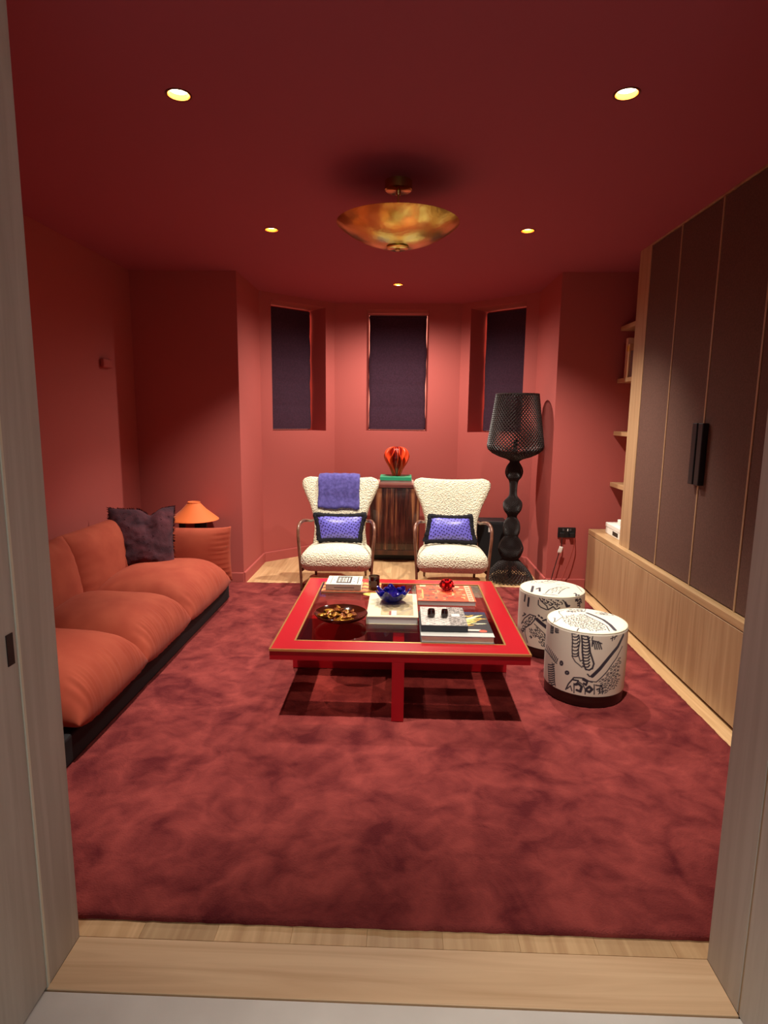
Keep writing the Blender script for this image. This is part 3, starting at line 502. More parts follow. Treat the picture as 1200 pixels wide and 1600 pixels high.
# ------------------------------------------------------------ rug
def rug():
    x0, x1, y0, y1 = -1.95, 1.53, 1.562, 5.182; nx, ny = 150, 160
    rng = np.random.RandomState(3)
    X, Y = np.meshgrid(np.linspace(x0, x1, nx+1), np.linspace(y0, y1, ny+1))
    Zt = .014 + .0016*np.sin(X*9+Y*3.1)*np.sin(Y*7.3-X*2) + rng.uniform(-.0014, .0014, X.shape)
    ed = rng.uniform(-.0015, .0015, X.shape); X = X.copy(); Y = Y.copy()
    X[:, 0] += ed[:, 0]; X[:, -1] += ed[:, -1]; Y[0, :] += ed[0, :]; Y[-1, :] += ed[-1, :]*.5
    P = np.stack([X, Y, Zt], -1).reshape(-1, 3).tolist(); idx = np.arange((nx+1)*(ny+1)).reshape(ny+1, nx+1)
    fs = np.stack([idx[:-1, :-1], idx[:-1, 1:], idx[1:, 1:], idx[1:, :-1]], -1).reshape(-1, 4).tolist()
    bd = list(idx[0, :]) + list(idx[1:, -1]) + list(idx[-1, -2::-1]) + list(idx[-2:0:-1, 0]); base = len(P)
    for k in bd: P.append((P[k][0], P[k][1], .001))
    m = len(bd)
    for k in range(m): fs.append((bd[k], base+k, base+(k+1) % m, bd[(k+1) % m]))
    mt, nt, b = new_mat('deep_red_pile_sheen')
    tc = N(nt, 'ShaderNodeTexCoord')
    n1 = N(nt, 'ShaderNodeTexNoise'); n1.inputs['Scale'].default_value = 3.0; n1.inputs['Detail'].default_value = 8; n1.inputs['Roughness'].default_value = .62; n1.inputs['Distortion'].default_value = .9
    n2 = N(nt, 'ShaderNodeTexNoise'); n2.inputs['Scale'].default_value = 9; n2.inputs['Detail'].default_value = 6; n2.inputs['Distortion'].default_value = .6
    mx = N(nt, 'ShaderNodeMix'); mx.inputs[0].default_value = .45
    nt.links.new(tc.outputs['Object'], n1.inputs['Vector']); nt.links.new(tc.outputs['Object'], n2.inputs['Vector'])
    nt.links.new(n1.outputs[0], mx.inputs[2]); nt.links.new(n2.outputs[0], mx.inputs[3])
    cr = N(nt, 'ShaderNodeValToRGB'); e = cr.color_ramp.elements
    e[0].position = .37; e[0].color = lin((90, 31, 35)); e[1].position = .63; e[1].color = lin((148, 66, 62))  # dark and light reds paint in the sheen of the pile
    nt.links.new(mx.outputs[0], cr.inputs[0]); nt.links.new(cr.outputs[0], b.inputs['Base Color'])
    b.inputs['Roughness'].default_value = .95; b.inputs['Specular IOR Level'].default_value = .1
    b.inputs['Sheen Weight'].default_value = .12; b.inputs['Sheen Tint'].default_value = lin((200, 90, 80))
    n3 = N(nt, 'ShaderNodeTexNoise'); n3.inputs['Scale'].default_value = 170; n3.inputs['Detail'].default_value = 3
    ad = N(nt, 'ShaderNodeMath', operation='MULTIPLY_ADD'); ad.inputs[1].default_value = 3.0
    nt.links.new(tc.outputs['Object'], n3.inputs['Vector']); nt.links.new(n2.outputs[0], ad.inputs[0]); nt.links.new(n3.outputs[0], ad.inputs[2])
    bp = N(nt, 'ShaderNodeBump'); bp.inputs['Strength'].default_value = .6; bp.inputs['Distance'].default_value = .012
    nt.links.new(ad.outputs[0], bp.inputs['Height']); nt.links.new(bp.outputs[0], b.inputs['Normal'])
    o = obj('area_rug', P, fs, mt, None, True); tag(o, 'large deep red rug under the table, its pile sheen painted as mottling', 'rug')
rug()
RUGZ = .0175

# ============================================================ FITTED CABINETS ON THE RIGHT
XB, XD = 1.6235, 1.6665
# long low base cabinet
bc = thing('low_cabinet', 'long low pale oak cabinet under the brown wardrobe doors', 'cabinet', (1.86, 3.4, 0))
o = bc.location
def w2l(b, t): return shift(b, (-t.location.x, -t.location.y, -t.location.z))
def wbox(name, t, x0, x1, y0, y1, z0, z1, mat, bevel=0, seg=2):
    l = t.location; return box(name, x0-l.x, x1-l.x, y0-l.y, y1-l.y, z0-l.z, z1-l.z, mat, t, bevel, seg)
wbox('plinth', bc, XB+.03, XR-.02, YF+.01, YR-.018, .0005, .06, plain('dark_plinth', (40, 28, 22), .8))
wbox('carcass', bc, XB+.022, XR-.02, YF+.01, YR-.018, .06, .505, OAKZ)
ys = [YF+.012, 2.2, 3.42, 4.36, YR-.019]
for k in range(4): wbox('front_panel', bc, XB, XB+.02, ys[k]+.0006, ys[k+1]-.0006, .022, .5035, OAKZ, .001, 1)
wbox('worktop', bc, XB, XR-.02, YF+.012, YR-.018, .5085, .55, OAKY, .002)
# wardrobe units standing on it
def wardrobe(label, y0, y1, doors, handle_at=None):
    t = thing('wardrobe', label, 'wardrobe', (1.89, (y0+y1)/2, .55), 0, 'brown cloth fronted wardrobe units')
    wbox('carcass', t, XD+.024, XR-.02, y0+.001, y1-.001, .5515, ZC-.012, OAKZ)
    n = doors; step = (y1-y0)/n
    for k in range(n):
        a, b = y0+k*step, y0+(k+1)*step
        d = wbox('door', t, XD+.002, XD+.022, a+.007, b-.007, .556, ZC-.02, DOORCLOTH, .001, 1)
        d['label'] = 'dark brown cloth covered door panel'
        for yy, s in ((a, 1), (b, -1)):
            wbox('door_edge', t, XD-.0015, XD+.023, *(sorted((yy+s*.0008, yy+s*.0066))), .5535, ZC-.014, OAKZ)
        if handle_at is not None:
            s = 1 if abs(a-handle_at) < .01 else (-1 if abs(b-handle_at) < .01 else 0)
            if s:
                y_ = handle_at + s*.034
                h = box('handle', -.034, .0, y_-.026-t.location.y, y_+.026-t.location.y, 1.135-.55, 1.478-.55, BLACK, d, .004)
                h.location = (XD+.001-t.location.x, 0, 0); h['label'] = 'black upright block handle'
    wbox('top_rail', t, XD-.0015, XD+.022, y0+.001, y1-.001, ZC-.0125, ZC-.002, OAKZ)
    return t
wardrobe('narrow dark brown wardrobe unit beside the oak end post', 3.904, 4.36, 1)
wardrobe('double dark brown wardrobe unit with black handles', 2.944, 3.904, 2, 3.424)
wardrobe('dark brown wardrobe unit nearest the doorway, cut by the lining', 1.99, 2.944, 2)
# open shelving bay with its oak end post
sh = thing('shelf_unit', 'open pale oak wall shelves between wardrobe and red wall', 'shelf', (1.94, 4.87, .55))
pst = wbox('end_post', sh, XD-.001, XR-.02, 4.361, 4.556, .5505, ZC-.002, OAKZ, .001)
for z in (2.243, 1.822, 1.390, .958): wbox('shelf_board', sh, 1.785, XR-.02, 4.557, YR-.001, z-.034, z, OAKY, .0015)
wbox('back_panel', sh, XR-.019, XR-.004, 4.557, YR-.001, .5505, ZC-.002, WALL)

def book(name, label, x0, x1, y0, y1, z0, z1, cover, group=None, board=.0025, spine='x0', rotz=0, pages=PAGES, cat='book'):
    """closed book lying flat: page block, two boards and a spine"""
    cx, cy = (x0+x1)/2, (y0+y1)/2; t = thing(name, label, cat, (cx, cy, z0), rotz, group)
    w, d, h = x1-x0, y1-y0, z1-z0
    box('bottom_cover', -w/2, w/2, -d/2, d/2, 0, board, cover, t, .0006, 1)
    box('top_cover', -w/2, w/2, -d/2, d/2, h-board, h, cover, t, .0006, 1)
    e = .005
    if spine == 'x0': box('spine', -w/2, -w/2+.003, -d/2, d/2, board, h-board, cover, t); pb = (-w/2+.003, w/2-e, -d/2+e, d/2-e)
    elif spine == 'y0': box('spine', -w/2, w/2, -d/2, -d/2+.003, board, h-board, cover, t); pb = (-w/2+e, w/2-e, -d/2+.003, d/2-e)
    else: box('spine', -w/2, w/2, d/2-.003, d/2, board, h-board, cover, t); pb = (-w/2+e, w/2-e, -d/2+e, d/2-.003)
    box('page_block', *pb, board, h-board, pages, t)
    return t
def upright_book(label, x0, x1, y0, y1, z0, z1, cover, band=None):
    t = thing('upright_book', label, 'book', ((x0+x1)/2, (y0+y1)/2, z0), 0, 'upright books on the second shelf')
    w, d, h = x1-x0, y1-y0, z1-z0
    box('spine', -w/2, -w/2+.003, -d/2, d/2, 0, h, cover, t, .001, 1)
    box('front_cover', -w/2+.003, w/2, -d/2, -d/2+.0025, 0, h, cover, t); box('back_cover', -w/2+.003, w/2, d/2-.0025, d/2, 0, h, cover, t)
    box('page_block', -w/2+.003, w/2-.005, -d/2+.0026, d/2-.0026, .004, h-.004, PAGES, t)
    if band: box('spine_label', -w/2-.0006, -w/2, -d/2+.002, d/2-.002, h*.78, h*.95, band, t)
    return t
SZ = 1.8225
upright_book('dark red upright book leaning next to the red wall', 1.80, 1.98, 5.105, 5.135, SZ, SZ+.275, plain('dark_red_cover', (120, 22, 24), .5))
upright_book('tall cream upright book on the second shelf', 1.80, 2.0, 5.05, 5.095, SZ, SZ+.315, plain('cream_cover', (226, 196, 158), .6))
upright_book('cream upright book with an ochre spine label', 1.79, 1.97, 4.985, 5.04, SZ, SZ+.262, plain('pale_tan_cover', (206, 160, 116), .6), plain('ochre_label', (206, 150, 50), .5))
upright_book('dark brown upright book half hidden by the oak post', 1.80, 1.96, 4.925, 4.98, SZ, SZ+.205, plain('brown_cover', (90, 44, 32), .6))
# pale device boxes on the base cabinet
wb = thing('white_box', 'flat white box with a dark label on the low cabinet', 'box', (1.80, 4.83, .551))
box('lower_tray', -.085, .085, -.19, .19, 0, .055, WHITE, wb, .004); box('lid', -.088, .088, -.193, .193, .0555, .09, WHITE, wb, .004)
box('label_patch', -.0862, -.085, -.10, .02, .012, .045, BLACK, wb)
wb2 = thing('small_white_box', 'small white device standing on the flat white box', 'box', (1.81, 4.78, .642))
box('body', -.05, .05, -.06, .11, 0, .045, WHITE, wb2, .006); box('upper_block', -.03, .03, -.06, .04, .0455, .085, WHITE, wb2, .006); box('screen', -.031, -.0301, -.03, .02, .055, .075, BLACK, wb2)

# socket, plugs, cords
so = thing('wall_socket', 'black double wall socket above the baseboard', 'socket', (1.441, YR-.0005, .467))
box('back_plate', -.076, .076, -.009, 0, 0, .09, BLACK, so, .003)
for s in (-1, 1): box('rocker_switch', s*.03-.008, s*.03+.008, -.013, -.0092, .058, .078, plain('grey_switch' , (70, 70, 72), .4), so, .001)
box('pilot_light', .004, .012, -.0115, -.0092, .058, .078, WHITE, so)
for s in (-1, 1): box('plug_top', s*.042-.022, s*.042+.022, -.035, -.0095, .004, .048, BLACK, so, .006)
CORD1, CORD2 = plain('black_cord', (30, 22, 22), .5), plain('dull_red_cord', (150, 60, 50), .5)
c1 = thing('lamp_cord', 'dark cord with a white tag hanging from the socket', 'cord', (1.395, 5.165, 0.003))
tube('cord', [(0, 0, .465), (-.004, -.01, .40), (-.03, -.015, .30), (-.06, -.02, .18), (-.085, -.03, .08), (-.105, -.02, .03), (-.165, .06, .004)], .0038, CORD1, c1, 8)
sof = softbox('paper_tag', (.017, .002, .03), .002, WHITE, c1, 3, loc=(-.012, -.017, .365), rot=(0, .25, 0))
tag(tube('power_cord', [(1.50, 5.165, .468), (1.50, 5.155, .41), (1.475, 5.15, .30), (1.435, 5.145, .18), (1.39, 5.13, .07), (1.34, 5.09, .026), (1.27, 5.07, .0225)], .0036, CORD2, None, 8), 'thin red cord hanging from the right of the socket', 'cord')
tag(softbox('wall_light', (.018, .07, .035), .012, WALL, None, 6, loc=(XL+.019, 4.68, 1.87)), 'small dark red wall fitting barely visible above the sofa', 'wall light')

# ============================================================ COFFEE TABLE
def thin_glass(name, tint, refl=.04, rough=.02):
    m = bpy.data.materials.new(name); m.use_nodes = True; nt = m.node_tree; nt.nodes.clear()
    tr = N(nt, 'ShaderNodeBsdfTransparent'); tr.inputs[0].default_value = lin(tint)
    gl = N(nt, 'ShaderNodeBsdfGlossy'); gl.inputs['Roughness'].default_value = rough; gl.inputs[0].default_value = (1, 1, 1, 1)
    fr = N(nt, 'ShaderNodeFresnel'); fr.inputs[0].default_value = 1.5
    mx = N(nt, 'ShaderNodeMixShader'); o_ = N(nt, 'ShaderNodeOutputMaterial')
    ge = N(nt, 'ShaderNodeNewGeometry'); iv = N(nt, 'ShaderNodeMath', operation='SUBTRACT'); iv.inputs[0].default_value = 1.0; ml = N(nt, 'ShaderNodeMath', operation='MULTIPLY')
    nt.links.new(ge.outputs['Backfacing'], iv.inputs[1]); nt.links.new(iv.outputs[0], ml.inputs[0]); nt.links.new(fr.outputs[0], ml.inputs[1]); nt.links.new(ml.outputs[0], mx.inputs[0]); nt.links.new(tr.outputs[0], mx.inputs[1]); nt.links.new(gl.outputs[0], mx.inputs[2]); nt.links.new(mx.outputs[0], o_.inputs[0])
    return m
SMOKED = thin_glass('smoked_glass', (238, 218, 212))
TX0, TX1, TY0, TY1, TZ = -.627, .632, 2.757, 4.055, .378
ct = thing('coffee_table', 'large square red lacquer coffee table with smoked glass top', 'coffee table', (0, 3.406, RUGZ))
def ring(name, o4, i4, z0, z1, mat, t, bevel=0):
    (ax0, ax1, ay0, ay1), (bx0, bx1, by0, by1) = o4, i4; l = t.location; bm = bmesh.new()
    O = [(ax0, ay0), (ax1, ay0), (ax1, ay1), (ax0, ay1)]; I = [(bx0, by0), (bx1, by0), (bx1, by1), (bx0, by1)]
    v = {}
    for k, z in enumerate((z0, z1)):
        for nm, L_ in (('o', O), ('i', I)):
            for j, (x, y) in enumerate(L_): v[(nm, j, k)] = bm.verts.new((x-l.x, y-l.y, z-l.z))
    for j in range(4):
        q = (j+1) % 4
        bm.faces.new([v['o', j, 1], v['o', q, 1], v['i', q, 1], v['i', j, 1]]); bm.faces.new([v['o', j, 0], v['i', j, 0], v['i', q, 0], v['o', q, 0]])
        bm.faces.new([v['o', j, 0], v['o', q, 0], v['o', q, 1], v['o', j, 1]]); bm.faces.new([v['i', j, 0], v['i', j, 1], v['i', q, 1], v['i', q, 0]])
    return from_bm(name, bm, mat, t)
IX0, IX1, IY0, IY1 = TX0+.104, TX1-.104, TY0+.122, TY1-.104
ring('top_frame', (TX0, TX1, TY0, TY1), (IX0, IX1, IY0, IY1), .324, TZ-.001, REDLAC, ct)
e = ring('outer_trim', (TX0-.003, TX1+.003, TY0-.003, TY1+.003), (TX0+.005, TX1-.005, TY0+.005, TY1-.005), TZ-.010, TZ+.0005, BRASS_TRIM, ct); e['label'] = 'thin brass edge strip'
e = ring('inner_trim', (IX0-.005, IX1+.005, IY0-.005, IY1+.005), (IX0+.004, IX1-.004, IY0+.004, IY1-.004), TZ-.014, TZ+.0006, BRASS_TRIM, ct); e['label'] = 'thin brass strip around the glass'
g = wbox('glass_top', ct, IX0+.0045, IX1-.0045, IY0+.0045, IY1-.0045, TZ-.010, TZ-.002, SMOKED); g['label'] = 'smoked glass pane'
ZP = .3235
wbox('cross_panel', ct, TX0, TX1, 3.366, 3.426, RUGZ+.001, ZP, REDLAC)
wbox('cross_panel', ct, -.033, .027, TY0, 3.365, RUGZ+.001, ZP, REDLAC)
wbox('cross_panel', ct, -.033, .027, 3.427, TY1, RUGZ+.001, ZP, REDLAC)
GZ = TZ-.0018                                    # surface of the glass

COVER = printed('printed_cover', .45, coat=.15)
rng = np.random.RandomState(11)
def blobs(U, V, k, seed, sx=1, sy=1):
    r = np.random.RandomState(seed); f = np.zeros_like(U)
    for i in range(k):
        a, b, p, q = r.uniform(-1, 1, 4); f += np.sin(2*pi*(U*a*sx*(2+i*.7)+p))*np.sin(2*pi*(V*b*sy*(2+i*.7)+q))
    return f/np.sqrt(k)
# cream book in the middle
cb = book('cream_art_book', 'thick cream art book under the blue glass bowl', -.182, .102, 3.143, 3.578, GZ, GZ+.043, plain('cream_book_cover', (238, 226, 190), .5), spine='x0')
def p_cream(U, V):
    col = np.tile(L3((240, 228, 190)), U.shape+(1,)); m = (U > .27) & (U < .92) & (V > .06) & (V < .94)
    f = blobs(U, V, 9, 3, 2, 2); base = L3((196, 176, 128)); dk = L3((168, 150, 120))
    col[m] = (base + (dk-base)*np.clip(f[m]*.6+.5, 0, 1)[:, None])
    r = np.hypot((U-.66)*1.0, (V-.45)*1.5); mm = m & (np.abs(np.mod(r*9, 1)-.5) < .12) & (r < .3); col[mm] = L3((150, 136, 104))
    rect(col, U, V, .29, .40, .08, .2, (230, 190, 140)); rect(col, U, V, .44, .47, .06, .22, (150, 40, 30)); rect(col, U, V, .48, .58, .06, .24, (206, 206, 206))
    for k in range(8): rect(col, U, V, .14+.008*(k % 3), .2, .42+k*.045, .44+k*.045, (176, 160, 130))
    return col
print_plane('cover_print', .280, .431, 90, 130, p_cream, COVER, cb, (0, 0, .043))
# orange patterned book
ob = book('orange_patterned_book', 'orange patterned book under the ruby glass votive', .106, .458, 3.485, 3.823, GZ, GZ+.031, plain('orange_cover', (206, 82, 44), .45), spine='y1')
def p_orange(U, V):
    col = np.tile(L3((214, 92, 50)), U.shape+(1,)); r = np.random.RandomState(5)
    pal = [(226, 120, 70), (196, 60, 40), (236, 170, 110), (120, 70, 50), (222, 100, 60), (240, 200, 150), (206, 70, 36), (150, 90, 60)]
    for k in range(150):
        u, v = r.uniform(0, .84), r.uniform(0, .95); w_, h_ = r.uniform(.02, .12), r.uniform(.03, .14); rect(col, U, V, u, min(u+w_, .86), v, v+h_, pal[r.randint(len(pal))])
    rect(col, U, V, .52, .80, .08, .2, (226, 70, 36)); rect(col, U, V, .09, .115, .15, .7, (240, 176, 100))
    rect(col, U, V, .88, .97, .0, 1, (232, 186, 150))
    for k in range(7): rect(col, U, V, .90, .95, .06+k*.13, .12+k*.13, (196, 90, 70))
    return col
print_plane('cover_print', .350, .336, 120, 110, p_orange, COVER, ob, (0, 0, .031))
# ochre zigzag book, with the white book on it
zb = book('ochre_zigzag_book', 'flat ochre zigzag patterned book under the white book', -.505, -.125, 3.705, 3.945, GZ, GZ+.010, plain('ochre_cover', (206, 130, 60), .5), spine='y1')
def p_zig(U, V):
    col = np.tile(L3((226, 160, 84)), U.shape+(1,)); zz = np.abs(np.mod(U*9, 1)-.5)*.24; m = np.mod(V*3.2+zz*1.6, 1) < .45; col[m] = L3((150, 72, 44)); return col
print_plane('cover_print', .378, .238, 120, 70, p_zig, COVER, zb, (0, 0, .010))
wbk = book('white_book', 'thick white book with a dark title block', -.478, -.250, 3.735, 3.938, GZ+.0112, GZ+.050, plain('white_cover', (238, 234, 214), .5), spine='y0')
def p_white(U, V):
    col = np.tile(L3((240, 236, 214)), U.shape+(1,)); dk = (70, 66, 60)
    rect(col, U, V, .28, .70, .14, .94, dk)
    for k, (u, w_) in enumerate(((.31, .015), (.345, .035), (.40, .015), (.44, .035), (.505, .015), (.545, .035), (.61, .04))): rect(col, U, V, u, u+w_, .28, .80, (236, 232, 214))
    for u in (.36, .455, .56): rect(col, U, V, u, u+.012, .42, .66, dk)
    rect(col, U, V, .115, .135, .1, .95, dk); rect(col, U, V, .88, .90, .1, .95, dk)
    for u, v in ((.2, .5), (.79, .66), (.79, .34), (.95, .5)): rect(col, U, V, u-.018, u+.018, v-.05, v+.05, (110, 104, 90))
    return col
print_plane('cover_print', .226, .201, 110, 60, p_white, COVER, wbk, (0, 0, .0388))
box('spine_title', -.06, .07, -.1022, -.1015, .015, .019, plain('grey_title', (80, 78, 70), .6), wbk)
# black edged big book and black and white slipcase
bb = book('large_picture_book', 'large dark picture book with painted leaves, under the black slipcase', .108, .478, 2.886, 3.275, GZ, GZ+.036, plain('dark_cover', (52, 54, 58), .5), spine='y1')
def p_leaf(U, V):
    col = np.tile(L3((36, 36, 40)), U.shape+(1,)); r = np.random.RandomState(8)
    rect(col, U, V, 0, 1, .9, 1, (26, 28, 70)); rect(col, U, V, 0, 1, 0, .14, (196, 196, 190))
    for k in range(26):
        u0, v0 = r.uniform(.62, .9), r.uniform(.42, .82); an = r.uniform(-.2, .75); ln = r.uniform(.06, .16)
        du, dv = U-u0, V-v0; s_ = du*math.cos(an)+dv*math.sin(an); t_ = -du*math.sin(an)+dv*math.cos(an)
        m = (np.abs(s_) < ln) & (np.abs(t_) < .016*(1-(s_/ln)**2)); col[m] = L3([(240, 216, 120), (226, 170, 70), (250, 236, 190)][k % 3])
    rect(col, U, V, .64, .84, .22, .27, (240, 226, 200)); m = ((U-.87)/.055)**2+((V-.215)/.045)**2 < 1; col[m] = L3((236, 86, 62))
    return col
print_plane('cover_print', .368, .387, 130, 130, p_leaf, COVER, bb, (0, 0, .036))
sc_ = thing('photo_slipcase', 'black slipcase with a grey photograph cover, holding two dark votives', 'book', (.231, 3.095, GZ+.0372))
box('case', -.119, .119, -.150, .150, 0, .034, plain('black_case', (44, 46, 52), .5), sc_, .001, 1)
def p_bw(U, V):
    f = blobs(U, V, 12, 21, 2.5, 3)+.7*blobs(U, V, 8, 4, 6, 6); g = np.clip(.55+.28*f, .05, 1)
    g = np.where(U > .62, np.clip(g-.18, .05, 1), np.clip(g+.22, .3, 1)); col = g[..., None]*L3((222, 214, 204))
    rect(col, U, V, .70, .88, .48, .62, (226, 220, 212))
    return col
print_plane('cover_print', .236, .298, 90, 110, p_bw, COVER, sc_, (0, 0, .0341))
DKGL = plain('dark_brown_glass', (40, 14, 14), .04, coat=.5)
def votive(x, y, z, r, h, lab, grp, m=DKGL):
    t = thing('glass_votive', lab, 'candle holder', (x, y, z), 0, grp)
    lathe('cup', [(.0006, 0), (r*.72, 0), (r*.95, h*.12), (r, h*.4), (r*.93, h*.8), (r*.82, h), (r*.74, h), (r*.8, h*.6), (r*.8, h*.25), (.0006, h*.2)], m, t, 32)
    lathe('wax', [(.0006, h*.22), (r*.74, h*.22), (r*.74, h*.55), (.0006, h*.56)], plain('pale_wax', (196, 170, 160), .5), t, 24)
zz = GZ+.0372+.0352
votive(.168, 3.075, zz, .021, .042, 'left of two small dark glass votives on the slipcase', 'dark votives on the slipcase')
votive(.238, 3.072, zz, .019, .042, 'right of two small dark glass votives on the slipcase', 'dark votives on the slipcase')
# dark candle glass
cg = thing('candle_glass', 'straight dark brown candle glass behind the blue bowl', 'candle', (-.168, 3.775, GZ+.0118))
lathe('glass', [(.0006, 0), (.034, 0), (.036, .004), (.036, .088), (.033, .088), (.033, .012), (.0006, .012)], plain('brown_candle_glass', (58, 24, 16), .08, coat=.5), cg, 40)
lathe('wax', [(.0006, .0125), (.0325, .0125), (.0325, .066), (.0006, .066)], plain('cream_wax', (214, 190, 150), .6), cg, 32)
box('label_patch', -.02, .02, -.0372, -.0362, .022, .062, plain('grey_brown_label', (120, 92, 86), .5), cg)
# yellow leaf dish
def leafdish():
    vs, fs = [], []; n = 24
    for side in (0, 1):
        vs.append((0, 0, .004 if side else .0))
        for ring_ in (.5, 1.0):
            for k in range(n):
                a = 2*pi*k/n; r = .042*ring_*(1+.25*math.cos(a)**2); vs.append((r*1.25*math.cos(a), r*.8*math.sin(a), (.016*ring_**2 if side else .012*ring_**2)+.0))
    m = 1+2*n
    for s in (0, 1):
        for k in range(n):
            q = (k+1) % n; t = [(s*m, s*m+1+k, s*m+1+q), (s*m+1+k, s*m+1+n+k, s*m+1+n+q, s*m+1+q)]
            fs += t if s else [f[::-1] for f in t]
    for k in range(n): q = (k+1) % n; fs.append((1+n+k, 1+n+q, m+1+n+q, m+1+n+k))
    o = obj('leaf_dish', vs, fs, mottled('yellow_glaze', (214, 166, 40), (240, 216, 120), 30, .3), None, True)
    o.location = (-.165, 3.648, GZ); return tag(o, 'small yellow leaf shaped dish beside the cream book', 'dish')
leafdish()
# ruby faceted votive
def gem():
    t = thing('ruby_votive', 'faceted ruby glass votive on the orange book', 'candle holder', (.297, 3.715, GZ+.0322))
    prof = [(.022, 0), (.056, .030), (.033, .066)]; n = 6; vs, fs = [], []
    for j, (r, z) in enumerate(prof):
        for k in range(n): a = 2*pi*(k+.5*(j % 2))/n; vs.append((r*math.cos(a), r*math.sin(a), z))
    for j in range(2):
        for k in range(n):
            q = (k+1) % n
            if j % 2 == 0: fs += [(j*n+k, j*n+q, (j+1)*n+k), (j*n+q, (j+1)*n+q, (j+1)*n+k)]
            else: fs += [(j*n+k, j*n+q, (j+1)*n+q), (j*n+k, (j+1)*n+q, (j+1)*n+k)]
    fs.append(tuple(range(n-1, -1, -1)))
    m0 = len(vs)
    for k in range(n): a = 2*pi*k/n; vs.append((.029*math.cos(a), .029*math.sin(a), .066))
    for k in range(n): a = 2*pi*k/n; vs.append((.024*math.cos(a), .024*math.sin(a), .022))
    for k in range(n):
        q = (k+1) % n; fs += [(2*n+k, 2*n+q, m0+q, m0+k), (m0+k, m0+q, m0+n+q, m0+n+k)]
    fs.append(tuple(m0+n+k for k in range(n)))
    obj('faceted_cup', vs, fs, glass('ruby_glass', (226, 70, 92), .04), t)
    lathe('candle', [(.0006, .0225), (.019, .0225), (.019, .05), (.0006, .051)], plain('crimson_wax', (190, 14, 44), .5), t, 20)
gem()
# cobalt glass bowl with a pulled, petalled rim
def blue_bowl():
    t = thing('blue_glass_bowl', 'cobalt blue glass bowl with pulled wavy rim on the cream book', 'bowl', (-.045, 3.415, GZ+.0442))
    prof = [(.0006, .0), (.035, .0), (.045, .006), (.07, .025), (.088, .045), (.096, .062), (.09, .064), (.07, .048), (.05, .03), (.03, .018), (.0006, .014)]
    lobes = lambda a, j: 1 + (.10*math.cos(7*a+.6)+.05*math.cos(3*a))*min(1, max(0, 1-abs(j-.5)*2.2))
    o = lathe('bowl', prof, plain('cobalt_glass', (22, 26, 150), .03, coat=1.0, trans=.55), t, 84, wob=lobes)
    for v in o.data.vertices:
        r = math.hypot(v.co.x, v.co.y); a = math.atan2(v.co.y, v.co.x)
        if r > .05: v.co.z += (.014*math.cos(7*a+.6)+.006*math.cos(4*a+1))*((r-.05)/.045)
    for k, a in enumerate((.9, 2.1, 3.6, 5.2)):
        sb = softbox('pulled_lobe', (.022, .014, .012), .012, plain('cobalt_glass_lobe', (28, 36, 170), .03, coat=1.0, trans=.4), t, 5, loc=(.07*math.cos(a), .07*math.sin(a), .058), rot=(.4, .3, a))
blue_bowl()
# amber bowl with golden leaves inside
def amber_bowl():
    t = thing('amber_bowl', 'wide dark amber glass bowl holding golden leaves', 'bowl', (-.322, 3.175, GZ))
    lathe('bowl', [(.0006, 0), (.05, 0), (.055, .006), (.10, .018), (.135, .036), (.147, .052), (.143, .055), (.128, .044), (.09, .025), (.04, .013), (.0006, .012)], plain('dark_amber_glass', (56, 20, 10), .05, coat=.8), t, 64)
    r = np.random.RandomState(2); gm = [mottled('golden_leaf', (150, 84, 22), (226, 168, 60), 40, .25, metal=.5), mottled('copper_leaf', (120, 54, 22), (196, 120, 50), 40, .3, metal=.5)]
    for k in range(30):
        a = r.uniform(0, 2*pi); q = .105*math.sqrt(r.uniform(0, 1)); L_ = r.uniform(.018, .032); Wd = L_*r.uniform(.45, .7)
        vs, fs = [], []; m = 10
        for s in (0, 1):
            vs.append((0, 0, .003 if s else -.001))
            for j in range(m): b_ = 2*pi*j/m; vs.append((L_*math.cos(b_), Wd*math.sin(b_), (.0045 if s else 0)+.006*math.cos(b_)**2))
        for j in range(m):
            l = (j+1) % m; fs += [(0, 1+l, 1+j), (m+1, m+2+j, m+2+l), (1+j, 1+l, m+2+l, m+2+j)]
        o = obj('gold_leaf', vs, fs, gm[k % 2], t, True); z = .026+.20*q*q*6.0*.22+r.uniform(0, .018)
        o.location = (q*math.cos(a), q*math.sin(a), z+.006); o.rotation_euler = (r.uniform(-.5, .5), r.uniform(-.5, .5), r.uniform(0, 6.28))
amber_bowl()

